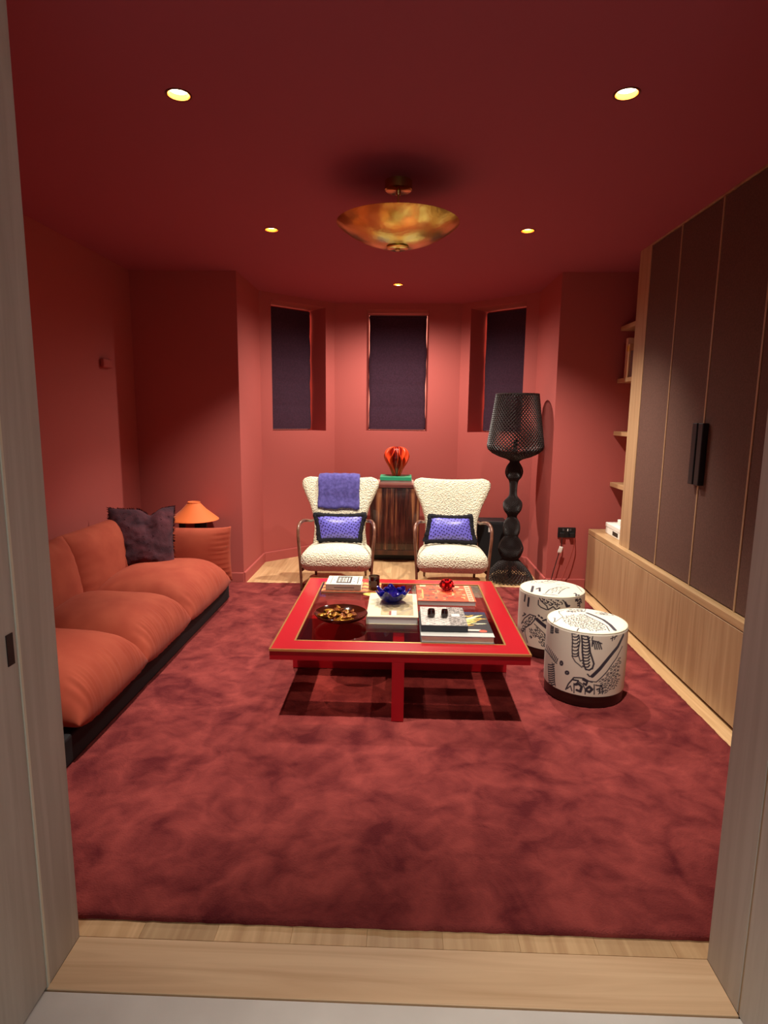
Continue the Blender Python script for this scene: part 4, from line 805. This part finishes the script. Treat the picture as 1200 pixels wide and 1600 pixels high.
# ============================================================ ARMCHAIRS
WALNUT = mottled('red_brown_walnut', (92, 54, 38), (128, 84, 62), 3, .35, stretch=(5, 5, 5), coat=.3)
def back_half(t):
    return float(np.interp(t, [0, .15, .35, .5, .65, .78, .88, .94, .98, 1.0], [.265, .252, .232, .240, .272, .318, .350, .352, .330, .280]))
BZ0, BZ1 = .20, .94
def back_pt(u, v):
    t = (v+1)/2; z = BZ0+(BZ1-BZ0)*t - (.018*(1-u*u) if t > .9 else .018*(1-u*u)*(t/.9)**6)
    y = .155 + .20*t - .055*(abs(u)**2.2)*min(1, t*1.6)
    return (u*back_half(t), y, z), (0, -.965, .26)
def armchair(label, x, y, rotz):
    t = thing('armchair', label, 'armchair', (x, y, 0), rotz, 'cream wing armchairs')
    def seat_fn(px, py, pz):
        k = (py+.25)/.5; dome = .040*(1-(px/.31)**2)*(1-((py)/.27)**2) if pz > 0 else 0
        wf = 1.0 - .05*k
        return Vector((px*wf, py-.035, pz+.275+dome-.028*k))
    softbox('seat', (.307, .265, .090), .084, CREAM, t, 20, seat_fn)
    pillow('backrest', back_pt, .058, CREAM, t, 36, 44, a=7, b=.42)
    for s in (-1, 1):
        tube('arm', [(s*.296, -.238, .0178), (s*.300, -.24, .16), (s*.310, -.24, .34), (s*.322, -.232, .50), (s*.318, -.19, .575), (s*.296, -.12, .598), (s*.268, -.02, .585), (s*.250, .10, .560), (s*.242, .20, .555)],
             [.009, .0115, .013, .013, .014, .015, .0135, .012, .011], WALNUT, t, 12, 6)
        tube('rear_leg', [(s*.235, .33, .004), (s*.232, .27, .13), (s*.225, .215, .26), (s*.22, .21, .40)], [.011, .015, .018, .014], WALNUT, t, 10, 5)
        tube('side_rail', [(s*.292, -.235, .195), (s*.265, .0, .185), (s*.236, .235, .175)], .014, WALNUT, t, 8, 4)
    tube('front_rail', [(-.29, -.20, .205), (0, -.20, .203), (.29, -.20, .205)], .011, WALNUT, t, 8, 3)
    return t
ch1 = armchair('cream boucle wing armchair with a blue throw over its back', -.552, 5.205, .03)
ch2 = armchair('cream boucle wing armchair beside the black floor lamp', .448, 5.215, -.04)

def lumbar(label, ch, dx, dz, tilt):
    t = thing('lumbar_pillow', label, 'pillow', tuple(Matrix.Translation(ch.location) @ Matrix.Rotation(ch.rotation_euler.z, 4, 'Z') @ Vector((dx, .018, dz))), ch.rotation_euler.z, 'blue dotted lumbar pillows')
    m, nt, b = new_mat('blue_dotted_satin')
    tc = N(nt, 'ShaderNodeTexCoord'); mp = N(nt, 'ShaderNodeMapping'); mp.inputs['Scale'].default_value = (1.7, 1.0, 1); mp.inputs['Rotation'].default_value = (0, 0, .5)
    vo = N(nt, 'ShaderNodeTexVoronoi', voronoi_dimensions='2D'); vo.inputs['Scale'].default_value = 8.5; vo.inputs['Randomness'].default_value = .35
    cr = N(nt, 'ShaderNodeValToRGB'); cr.color_ramp.elements[0].position = .23; cr.color_ramp.elements[1].position = .31
    cr.color_ramp.elements[0].color = lin((40, 30, 96)); cr.color_ramp.elements[1].color = lin((106, 100, 204))
    nt.links.new(tc.outputs['UV'], mp.inputs[0]); nt.links.new(mp.outputs[0], vo.inputs['Vector']); nt.links.new(vo.outputs['Distance'], cr.inputs[0]); nt.links.new(cr.outputs[0], b.inputs['Base Color'])
    b.inputs['Roughness'].default_value = .38; b.inputs['Sheen Weight'].default_value = .2
    W_, H_ = .198, .112
    lean = .30
    def outl(u, v):
        x_ = u*W_*(1-.07*(1-v*v)); z_ = v*H_*(1-.11*(1-u*u)); x_ += tilt*v*.02*u
        return (x_, z_*math.sin(lean)+.0, H_+.022+z_*math.cos(lean)), (0, -math.cos(lean), math.sin(lean))
    wr = lambda u, v, s: .004*math.sin(v*26+u*3)*max(0, abs(u)-.55)*2
    pillow('pillow_body', outl, .062, m, t, 40, 30, a=2.4, b=.55, disp=wr)
    pts = []
    for k in range(120):
        q = k/120*4; e = int(q); f = (q-e)*2-1
        u, v = [(f, -1), (1, f), (-f, 1), (-1, -f)][e]
        pts.append(Vector(outl(u*1.02, v*1.02)[0]))
    pts.append(pts[0])
    r_ = np.random.RandomState(6)
    vs, fs = tube_data(pts, [.023*(1+.14*r_.uniform(-1, 1)) for _ in pts], 10)
    fs = fs[:-2]
    vs = [tuple(Vector(v)+Vector(r_.uniform(-.0035, .0035, 3))) for v in vs]
    o = obj('fringe_trim', vs, fs, plain('black_fringe', (16, 13, 22), .9, bump=(300, .6, .006)), t, True); o['label'] = 'fluffy black trim'
    return t
lumbar('blue dotted lumbar pillow on the armchair with the throw', ch1, .012, .382, 1)
lumbar('blue dotted lumbar pillow on the armchair beside the floor lamp', ch2, -.015, .382, -1)

def throw():
    t = thing('throw_blanket', 'violet blue wool throw folded over the left armchair back', 'blanket', ch1.location, ch1.rotation_euler.z)
    # path over the backrest: up the front, over the top, down behind
    path = []
    for z in np.linspace(.660, .905, 12):
        tt = (z-BZ0)/(BZ1-BZ0); path.append((.155+.20*tt-.074-.003*math.sin(z*40), z))
    for k in range(1, 9):
        a = pi*k/8; path.append((.352-.072*math.cos(a), .912+.048*math.sin(a)))
    for z in np.linspace(.88, .62, 10): path.append((.155+.20*(z-BZ0)/(BZ1-BZ0)+.066, z))
    nx = 26; vs, fs = [], []; m = len(path); r_ = np.random.RandomState(9)
    for side in (0, 1):
        for j, (y, z) in enumerate(path):
            y0, z0 = path[max(0, j-1)]; y1, z1 = path[min(m-1, j+1)]; d = math.hypot(y1-y0, z1-z0); ny_, nz_ = -(z1-z0)/d, (y1-y0)/d
            for k in range(nx+1):
                u = k/nx*2-1; th = .008+.002*math.sin(u*14+j*.3); ed = 1-.8*abs(u)**14
                w_ = .188*(1+.012*math.sin(j*.7)*(1 if abs(u) > .9 else 0)); o_ = (th*ed if side else -.002)
                zz_ = z + (.006*math.sin(u*5)+.003*math.sin(u*13) if j in (0, 1) else 0)
                wing = .055*(abs(u*w_-.012)/.34)**2.2*(1 if j < 12 else (.6 if j < 16 else .0)); vs.append((u*w_-.012, y-wing+ny_*o_, zz_+nz_*o_))
    W_ = nx+1; n1 = W_*m
    for s in (0, 1):
        for j in range(m-1):
            for k in range(nx):
                q = [s*n1+j*W_+k, s*n1+j*W_+k+1, s*n1+(j+1)*W_+k+1, s*n1+(j+1)*W_+k]; fs.append(q[::-1] if s == 0 else q)
    bd = list(range(W_)) + [j*W_+nx for j in range(1, m)] + [(m-1)*W_+k for k in range(nx-1, -1, -1)] + [j*W_ for j in range(m-2, 0, -1)]
    for q in range(len(bd)): r2_ = bd[(q+1) % len(bd)]; fs.append((bd[q], r2_, r2_+n1, bd[q]+n1))
    obj('folded_wool', vs, fs, mottled('violet_blue_wool', (70, 62, 128), (92, 84, 156), 40, .95, bump=(250, .5, .006), sheen=.4), t, True)
throw()

# ============================================================ SOFA
sf = thing('sofa', 'long burnt orange velvet sofa with plump pillow seats', 'sofa', (-1.86, 3.45, 0))
SL = sf.location
r_ = np.random.RandomState(12)
ph = r_.uniform(0, 6.28, 40)
def seatcushion(y0, y1, k):
    xm, hx, ym, hy = (-2.10-1.345)/2, (2.10-1.345)/2, (y0+y1)/2, (y1-y0)/2
    def outl(u, v):
        # corners pulled in a little, front edge bows out
        x_ = xm+u*hx*(1-.012*(v*v)**3 if u > 0 else 1)
        y_ = ym+v*hy*(1+.012*(1-u*u)); z_ = .185-.02*max(0, u)**3+.012*abs(v)**4*max(0, u)
        return (x_-SL.x, y_-SL.y, z_), (.10*max(0, u), 0, 1)
    def wr(u, v, s):
        f = max(0, u-.25)**1.5; g = max(0, abs(v)-.6)
        return .006*f*math.sin(v*9+ph[k])+.03*max(0, u-.68)*(.3+abs(math.sin(v*5+ph[k+1])))*(math.sin(v*39+ph[k]+math.sin(v*7)*2)+.8*math.sin(v*71+ph[k+3]+math.sin(v*11)*3)) + .010*g*math.sin(u*22+ph[k+6]) + .006*math.sin(u*3+v*4+ph[k+9])
    o = pillow('seat_cushion', outl, .238, VELVET, sf, 60, 130, a=3.6, b=.5, back=.06, disp=wr)
    return o
JT = [2.345, 3.03, 3.70, 4.62]
for k in range(3): seatcushion(JT[k]+.0, JT[k+1]+.012, k)
def backcushion(y0, y1, k):
    ym, hy = (y0+y1)/2, (y1-y0)/2
    def outl(u, v):
        z_ = .465+v*.255*(1-.02*(1-u*u)); y_ = ym+u*hy*(1+.01*(1-v*v)); x_ = -2.12-.05*v
        return (x_-SL.x, y_-SL.y, z_), (.98, 0, .18)
    wr = lambda u, v, s: .008*max(0, abs(v)-.5)*math.sin(u*28+ph[k+12])+.008*max(0, abs(u)-.6)*math.sin(v*24+ph[k+15])
    pillow('back_cushion', outl, .125, VELVET, sf, 40, 40, a=3.2, b=.5, back=.08, disp=wr)
for k in range(3): backcushion(JT[k]+.0, JT[k+1]+.012, k)
def armcushion(yc, k):
    def outl(u, v):
        x_ = -1.785+u*.425*(1-.025*(1-v*v) if u > 0 else 1); z_ = .375+v*.222*(1-.03*(1-u*u)); z_ += .012*max(0, u)**6
        return (x_-SL.x, yc-SL.y, z_), (0, -1, 0)
    wr = lambda u, v, s: .022*max(0, u-.62)*(math.sin(v*34+ph[k+20])+.5*math.sin(v*57))
    pillow('arm_cushion', outl, .085, VELVET, sf, 50, 40, a=3.0, b=.5, disp=wr)
armcushion(4.705, 0)
BASEM = plain('black_sofa_base', (20, 17, 20), .8)
wbox('base', sf, -2.19, -1.388, 2.22, 4.70, .0178, .145, BASEM, .01)
wbox('back_board', sf, -2.262, -2.20, 2.33, 4.74, .03, .56, VELVET, .02)

fp = thing('fur_pillow', 'dark plum fur pillow standing in the sofa corner', 'pillow', (-1.935, 4.36, .335), .30)
def fo(u, v):
    x_ = u*.235*(1-.06*(1-v*v)); z_ = .232+v*.228*(1-.07*(1-u*u)); z_ -= .05*max(0, v)*math.exp(-((u-.25)/.22)**2)
    return (x_, .09*(v), z_), (0, -.93, .3)
r5 = np.random.RandomState(5)
from mathutils import noise as mn
fn_ = lambda u, v, s: (.022*mn.noise(Vector((u*2.2, v*2.2, 3.1)))+.010*mn.noise(Vector((u*7, v*7, 1.3)))+.006*mn.noise(Vector((u*19, v*19, 5.0))))*(1 if s > 0 else .4) - (.045*math.exp(-((u-.2)/.22)**2-((v-.45)/.45)**2) if s > 0 else 0)
fb = pillow('fur_body', fo, .095, mottled('dark_plum_fur', (50, 22, 34), (84, 36, 46), 7, .95, bump=(120, .35, .01), distort=1.0), fp, 50, 50, a=2.6, b=.55, disp=fn_)
# short fur tufts standing off the pillow outline
tv, tf = [], []
for k in range(520):
    if k < 470:
        q = r5.uniform(0, 4); e_ = int(q); f = (q-e_)*2-1; u, v = [(f, -1), (1, f), (-f, 1), (-1, -f)][e_]; base = Vector(fo(u*.985, v*.985)[0]); dr = Vector((u*1.0, r5.uniform(-.5, .1), v)).normalized()
    else:
        u, v = r5.uniform(-.9, .9, 2); e2 = ((1-abs(u)**2.6)*(1-abs(v)**2.6))**.55; pb, nb = fo(u, v); base = Vector(pb)+Vector(nb)*(.095*e2+fn_(u, v, 1)*e2-.003); dr = (Vector(nb)*.35+Vector((r5.uniform(-1, 1), 0, r5.uniform(-1, .3)))).normalized()
    sd = dr.cross(Vector((.3, 1, .2))).normalized()*.004; L_ = r5.uniform(.014, .028); i0 = len(tv)
    tv += [tuple(base-sd), tuple(base+sd), tuple(base+Vector((0, .004, 0))), tuple(base+dr*L_+Vector((0, 0, -.004)))]; tf += [(i0, i0+1, i0+3), (i0+1, i0+2, i0+3), (i0+2, i0, i0+3)]
ft_ = obj('fur_tufts', tv, tf, plain('plum_fur_tips', (70, 28, 40), .9), fp); ft_['kind'] = 'stuff'

# side table behind the sofa arm, with the orange lamp
st = thing('side_table', 'dark round side table mostly hidden behind the sofa arm', 'side table', (-1.76, 5.0, RUGZ+.0005))
lathe('table_top', [(.0006, .452), (.16, .452), (.165, .456), (.165, .468), (.16, .472), (.0006, .472)], BLACK, st, 40)
for k in range(3): a = 2*pi*k/3+.4; tube('leg', [(.12*math.cos(a), .12*math.sin(a), .451), (.15*math.cos(a), .15*math.sin(a), .001)], .011, BLACK, st, 10, 1)
tl = thing('table_lamp', 'small table lamp with a wide conical orange shade', 'lamp', (-1.757, 5.0, .4905))
lathe('foot', [(.0006, 0), (.10, 0), (.10, .012), (.0006, .014)], BLACK, tl, 32)
for k in range(3):
    a = 2*pi*k/3-2.6; box('post', -.026, .026, -.012, .012, .0125, .142, plain('navy_black_lacquer', (26, 24, 34), .4), tl, .003).location = (0, 0, 0)
    tl.children[-1].location = (.105*math.cos(a)*1.0, .085*math.sin(a), 0)
SH = -.0175
lathe('shade', [(r_, z_+SH) for r_, z_ in [(.054, .283), (.05, .288), (.046, .283), (.10, .225), (.193, .148), (.201, .141), (.203, .137), (.199, .134), (.19, .140), (.09, .219), (.044, .272), (.050, .280)]], plain('orange_shade_cloth', (226, 108, 48), .7, sheen=.2), tl, 56, caps=False)
lathe('shade_top', [(.0006, .2575), (.046, .2615), (.046, .2655), (.0006, .2635)], plain('orange_shade_cap', (214, 110, 60), .7), tl, 32)

# ============================================================ POUFS with woven line drawings
def strokes(s):
    out = []
    for it in s.split(';'):
        q = it.split(' '); out.append((float(q[0])/1000, np.array([[float(v) for v in p.split(',')] for p in q[1:]])/1000))
    return out
def paint_strokes(X, Y, S_, wrap=None):
    """0..1 ink coverage of polylines on a surface given in metres"""
    ink = np.zeros(X.shape)
    for w, P in S_:
        for rep in ((0, wrap) if wrap else (0,)):
            pts = P.copy(); pts[:, 0] += rep
            pad = w+.004
            m = (X > pts[:, 0].min()-pad) & (X < pts[:, 0].max()+pad) & (Y > pts[:, 1].min()-pad) & (Y < pts[:, 1].max()+pad)
            if not m.any(): continue
            px, py = X[m], Y[m]; dm = np.full(px.shape, 9.0)
            for i in range(len(pts)-1):
                a, b = pts[i], pts[i+1]; d = b-a; L_ = (d@d)+1e-12
                t = np.clip(((px-a[0])*d[0]+(py-a[1])*d[1])/L_, 0, 1)
                dm = np.minimum(dm, np.hypot(px-a[0]-t*d[0], py-a[1]-t*d[1]))
            ink[m] = np.maximum(ink[m], np.clip((w*.75+.0008-dm)/.0016, 0, 1))
    return ink
POUFM = printed('woven_line_fabric', .85, bump=(260, .25, .003), sheen=.2)
PIPING = plain('cream_piping', (206, 196, 170), .8)
PLINTH = mottled('dark_wood_plinth', (44, 20, 16), (62, 30, 22), 4, .4)
def pouf(label, x, y, r, side, top, H=.405):
    t = thing('pouf', label, 'pouf', (x, y, RUGZ), 0, 'round poufs with line drawings')
    z0, zs = .062, H-.018
    nu = 540; circ = 2*pi*r
    zz = np.concatenate([np.linspace(z0, zs, 135)])
    th = -pi+2*pi*np.arange(nu)/nu
    TH, ZZ = np.meshgrid(th, zz); bulge = r*(1+.012*np.sin((ZZ-z0)/(zs-z0)*pi))
    ink = paint_strokes(TH*r, ZZ, strokes(side)); back = paint_strokes(np.mod(TH*r+circ/2+circ/2, circ)-circ/2, ZZ, strokes(side)) if False else 0
    TB = np.where(TH > 0, TH-pi, TH+pi); ink = np.maximum(ink, paint_strokes(TB*r, ZZ, strokes(side))*(np.abs(TH) > pi*.55))
    P = [np.stack([bulge*np.sin(TH), -bulge*np.cos(TH), ZZ], -1).reshape(-1, 3)]; K = [ink.ravel()]
    # rounded shoulder then domed top
    rr = []
    for a in np.linspace(.15, pi/2, 7): rr.append((r-.018*(1-math.cos(a)), zs+.018*math.sin(a)))
    for q in np.linspace(r-.02, .0015, 75): rr.append((q, H+.007*(1-(q/r)**2)))
    st_ = strokes(top)
    for q, z in rr:
        X = q*np.sin(th); Y = -q*np.cos(th); P.append(np.stack([X, Y, np.full(nu, z)], -1)); K.append(paint_strokes(X[None], Y[None], st_)[0])
    P = np.concatenate(P); K = np.concatenate(K); rows = len(zz)+len(rr)
    idx = np.arange(rows*nu).reshape(rows, nu); nx_ = np.roll(idx, -1, 1)
    fs = np.stack([idx[:-1], nx_[:-1], nx_[1:], idx[1:]], -1).reshape(-1, 4)
    me = bpy.data.meshes.new('upholstery')
    me.vertices.add(len(P)); me.vertices.foreach_set('co', P.astype(np.float32).ravel())
    me.loops.add(fs.size); me.loops.foreach_set('vertex_index', fs.astype(np.int32).ravel())
    me.polygons.add(len(fs)); me.polygons.foreach_set('loop_start', np.arange(0, fs.size, 4, dtype=np.int32)); me.polygons.foreach_set('use_smooth', np.ones(len(fs), bool))
    me.update(calc_edges=True); me.validate()
    ca = me.color_attributes.new('print', 'FLOAT_COLOR', 'POINT'); a_, b_ = L3((232, 224, 204)), L3((44, 34, 50))
    rgba = np.ones((len(P), 4), np.float32); rgba[:, :3] = a_[None]*(1-K[:, None])+b_[None]*K[:, None]; ca.data.foreach_set('color', rgba.ravel())
    me.materials.append(POUFM); o = bpy.data.objects.new('upholstery', me); C.objects.link(o); o.parent = t
    o['label'] = 'cream fabric with dark line drawings'
    pv, pf = tube_data([((r-.004)*math.cos(2*pi*k/72), (r-.004)*math.sin(2*pi*k/72), H-.006) for k in range(73)], .0026, 6)
    obj('piping', pv, pf[:-2], PIPING, t, True)
    lathe('plinth', [(.0006, .0005), (r-.006, .0005), (r-.004, .004), (r-.004, .058), (r-.008, .061), (.0006, .061)], PLINTH, t, 64)
    return t
pouf('nearer round cream pouf with dark line drawings', 1.0135, 3.157, .209, FRONT_SIDE, FRONT_TOP)
pouf('farther round cream pouf, half hidden behind its twin', .974, 3.765, .203, BACK_SIDE, BACK_TOP)

# ============================================================ BLACK LACE FLOOR LAMP
LACE = plain('black_lace_plastic', (44, 34, 32), .5)
fl = thing('floor_lamp', 'tall black openwork floor lamp with turned baluster stem', 'floor lamp', (1.02, 5.50, 0))
def lace(name, prof, cell, th, parent, n=None):
    """diamond lattice over a turned profile: every strand is real geometry"""
    P = [Vector((r, z)) for r, z in prof]; L_ = [0]
    for i in range(1, len(P)): L_.append(L_[-1]+(P[i]-P[i-1]).length)
    rows = max(2, int(round(L_[-1]/(cell*.5)))); rmax = max(r for r, z in prof); n = n or max(12, int(round(2*pi*rmax/cell)))
    vs, fs = [], []
    for j in range(rows+1):
        s = L_[-1]*j/rows; r = float(np.interp(s, L_, [p.x for p in P])); z = float(np.interp(s, L_, [p.y for p in P]))
        for k in range(n): a = 2*pi*(k+.5*(j % 2))/n; vs.append((r*math.cos(a), r*math.sin(a), z))
    for j in range(rows-1):
        for k in range(n):
            a = j*n+k; c = (j+2)*n+k
            if j % 2 == 0: l, rgt = (j+1)*n+(k-1) % n, (j+1)*n+k
            else: l, rgt = (j+1)*n+k, (j+1)*n+(k+1) % n
            fs.append((a, rgt, c, l))
    me = bpy.data.meshes.new(name); me.from_pydata(vs, [], fs); me.update(); me.materials.append(LACE)
    o = bpy.data.objects.new(name, me); C.objects.link(o); o.parent = parent
    md = o.modifiers.new('strands', 'WIREFRAME'); md.thickness = th; md.use_even_offset = False; md.use_boundary = True; md.use_replace = True; md.offset = 0
    return o
def curve(pts, k=6):
    q = smooth_path([(a, 0, b) for a, b in pts], k); return [(max(.004, v.x), v.z) for v in q]
lace('shade', [(.186, 1.700), (.212, 1.50), (.245, 1.275), (.248, 1.245), (.240, 1.212), (.20, 1.178), (.14, 1.150), (.07, 1.128), (.045, 1.112)], .034, .0125, fl)
stem = [(.042, 1.112), (.042, 1.092), (.066, 1.055), (.078, 1.008), (.066, .962), (.042, .930), (.033, .88), (.033, .80), (.048, .77), (.078, .735), (.085, .700), (.075, .655), (.045, .612), (.042, .585), (.066, .545), (.076, .49), (.070, .445), (.060, .410), (.085, .375), (.11, .32), (.112, .285), (.09, .225), (.066, .20)]
lace('stem', curve(stem, 4), .016, .0062, fl, 26)
lace('foot', [(.066, .20), (.10, .165), (.14, .125), (.18, .078), (.205, .038), (.215, .004)], .036, .0105, fl, 38)
lathe('core_rod', [(.0006, .02), (.018, .02), (.018, 1.30), (.0006, 1.30)], BLACK, fl, 16)
lathe('core_sleeve', [(r*.80, z) for r, z in curve(stem, 3)], plain('dark_inner_sleeve', (22, 16, 16), .6), fl, 28)
lathe('weight_disc', [(.0006, .002), (.17, .002), (.17, .016), (.0006, .018)], plain('clear_disc', (84, 62, 46), .3), fl, 40)
lathe('shade_hoop', [(.184, 1.694), (.190, 1.694), (.190, 1.706), (.184, 1.706), (.184, 1.694)], LACE, fl, 60, caps=False)

# ============================================================ BRASS PENDANT
pd = thing('pendant_light', 'shallow aged brass dish pendant hanging from the ceiling', 'pendant', (-.040, 3.268, 2.335))
PZ = 2.335
dish = [(.0006, 2.352), (.05, 2.353), (.11, 2.362), (.18, 2.384), (.245, 2.416), (.295, 2.450), (.313, 2.466), (.310, 2.468), (.292, 2.454), (.24, 2.420), (.17, 2.389), (.10, 2.367), (.0006, 2.357)]
lathe('dish', [(r, z-PZ) for r, z in dish], BRASS, pd, 72)
lathe('bottom_plate', [(.0006, 2.343-PZ), (.052, 2.344-PZ), (.058, 2.349-PZ), (.056, 2.3535-PZ), (.0006, 2.352-PZ)], BRASS, pd, 40)
lathe('finial', [(.0006, 0), (.012, .001), (.014, .005), (.010, .009), (.0006, .009)], BRASS_TRIM, pd, 24)
lathe('stem', [(.0006, 2.357-PZ), (.0055, 2.357-PZ), (.0055, 2.625-PZ), (.0006, 2.625-PZ)], BRASS_TRIM, pd, 16)
lathe('stem_collar', [(.006, 2.600-PZ), (.011, 2.602-PZ), (.013, 2.610-PZ), (.013, 2.624-PZ), (.006, 2.625-PZ)], BRASS_TRIM, pd, 24, caps=False)
lathe('ceiling_canopy', [(.0006, 2.622-PZ), (.064, 2.622-PZ), (.069, 2.626-PZ), (.069, ZC-.001-PZ), (.0006, ZC-.001-PZ)], BRASS, pd, 48)

# ============================================================ WOODEN CABINET between the chairs
wc = thing('wooden_cabinet', 'small striped ebony wood cabinet between the armchairs', 'cabinet', (-.066, 6.27, 0))
def stripes():
    m, nt, b = new_mat('striped_macassar_veneer')
    tc = N(nt, 'ShaderNodeTexCoord'); mp = N(nt, 'ShaderNodeMapping'); mp.inputs['Scale'].default_value = (16, 16, .9)
    t = N(nt, 'ShaderNodeTexNoise'); t.inputs['Scale'].default_value = 1.5; t.inputs['Detail'].default_value = 4; t.inputs['Distortion'].default_value = .2
    cr = N(nt, 'ShaderNodeValToRGB'); e = cr.color_ramp.elements; e[0].position = .42; e[0].color = lin((44, 20, 16)); e[1].position = .66; e[1].color = lin((168, 112, 74))
    x = cr.color_ramp.elements.new(.54); x.color = lin((86, 44, 32))
    nt.links.new(tc.outputs['Object'], mp.inputs[0]); nt.links.new(mp.outputs[0], t.inputs['Vector']); nt.links.new(t.outputs[0], cr.inputs[0]); nt.links.new(cr.outputs[0], b.inputs['Base Color'])
    b.inputs['Roughness'].default_value = .22; b.inputs['Coat Weight'].default_value = .5; return m
STRIPE = stripes()
HW, FD, BD = .255, -.185, .19
box('plinth', -HW+.012, HW-.012, FD+.015, BD, .001, .075, plain('black_plinth_lacquer', (26, 20, 24), .4), wc, .002)
box('carcass', -HW, HW, FD+.019, BD, .0755, .775, DARKWOOD, wc, .002)
for s in (-1, 1):
    d = box('door', min(0, s*(HW-.004))+.0008, max(0, s*(HW-.004))-.0008, FD, FD+.0185, .128, .770, STRIPE, wc, .002); d['label'] = 'striped veneer door'
box('bottom_rail', -HW, HW, FD-.004, FD+.018, .0758, .126, DARKWOOD, wc, .003)
lathe('keyhole', [(.0006, -.001), (.005, -.001), (.005, .001), (.0006, .001)], BRASS_TRIM, wc, 14).location = (.006, FD-.0045, .132)
wc.children[-1].rotation_euler = (pi/2, 0, 0)
box('cabinet_top', -HW-.008, HW+.008, FD-.012, BD, .7755, .805, mottled('red_brown_top', (92, 34, 28), (120, 52, 40), 3, .2, stretch=(1, 8, 8), coat=.5), wc, .004)
pk = book('pink_book', 'pale pink book at the bottom of the small stack on the cabinet', -.255, .125, 6.12, 6.40, .806, .826, plain('pale_pink_cover', (226, 170, 156), .4), 'books under the red vase', spine='y0')
wt = book('thin_white_book', 'white book in the middle of the small stack on the cabinet', -.215, .105, 6.125, 6.385, .8265, .846, plain('white_cloth_cover', (232, 222, 214), .5), 'books under the red vase', spine='y0')
gr = book('green_book', 'jade green book on top of the small stack on the cabinet', -.222, .100, 6.11, 6.39, .8465, .882, plain('jade_green_cover', (50, 168, 124), .4), 'books under the red vase', spine='y0')

# fluted red vase: separate upright fins round a narrow foot
def vase():
    t = thing('red_finned_vase', 'glossy orange red finned vase on the green book', 'vase', (-.056, 6.24, .883))
    RED = plain('orange_red_glaze', (230, 74, 36), .2, coat=.5)
    prof = [(.040, .0), (.052, .03), (.075, .08), (.105, .13), (.125, .18), (.128, .22), (.112, .26), (.082, .288), (.045, .30)]
    core = [(.0006, 0)] + [(r*.62, z) for r, z in prof] + [(.0006, .292)]
    lathe('core', core, plain('dark_red_glaze', (120, 16, 14), .15, coat=.8), t, 32)
    pc = curve(prof, 4)
    for k in range(16):
        a = 2*pi*k/16; vs, fs = [], []; m = len(pc)
        for j, (r, z) in enumerate(pc):
            f = j/(m-1); wv = (.22+.1*(k%3))*math.sin(f*7+k*1.9)*f*(1-f)*2.2; aa = a+wv
            for q, (rr, da) in enumerate(((r*.58, -.05), (r, -.028), (r*1.02, 0), (r, .028), (r*.58, .05))): vs.append((rr*math.cos(aa+da), rr*math.sin(aa+da), z+.0005))
        for j in range(m-1):
            for q in range(5): l = (q+1) % 5; fs.append((j*5+q, j*5+l, (j+1)*5+l, (j+1)*5+q))
        fs += [tuple(range(4, -1, -1)), tuple((m-1)*5+q for q in range(5))]
        obj('fin', vs, fs, RED, t, True)
vase()

# black speaker box behind the right armchair
sp = thing('speaker', 'black speaker box behind the floor lamp and right armchair', 'speaker', (.885, 5.955, 0))
box('cabinet_body', -.155, .155, -.125, .12, .012, .488, plain('black_speaker_vinyl', (30, 26, 28), .6, bump=(200, .2, .002)), sp, .006)
box('grille', -.145, .145, -.134, -.1255, .03, .47, plain('black_grille_cloth', (20, 18, 20), .9, bump=(600, .4, .002)), sp, .003)
box('white_sticker', -.03, .012, -.1352, -.1342, .385, .43, WHITE, sp)
for sx in (-1, 1):
    for sy in (-1, 1): lathe('rubber_foot', [(.0006, .0005), (.016, .0005), (.018, .012), (.0006, .012)], BLACK, sp, 16).location = (sx*.12, sy*.09, 0)
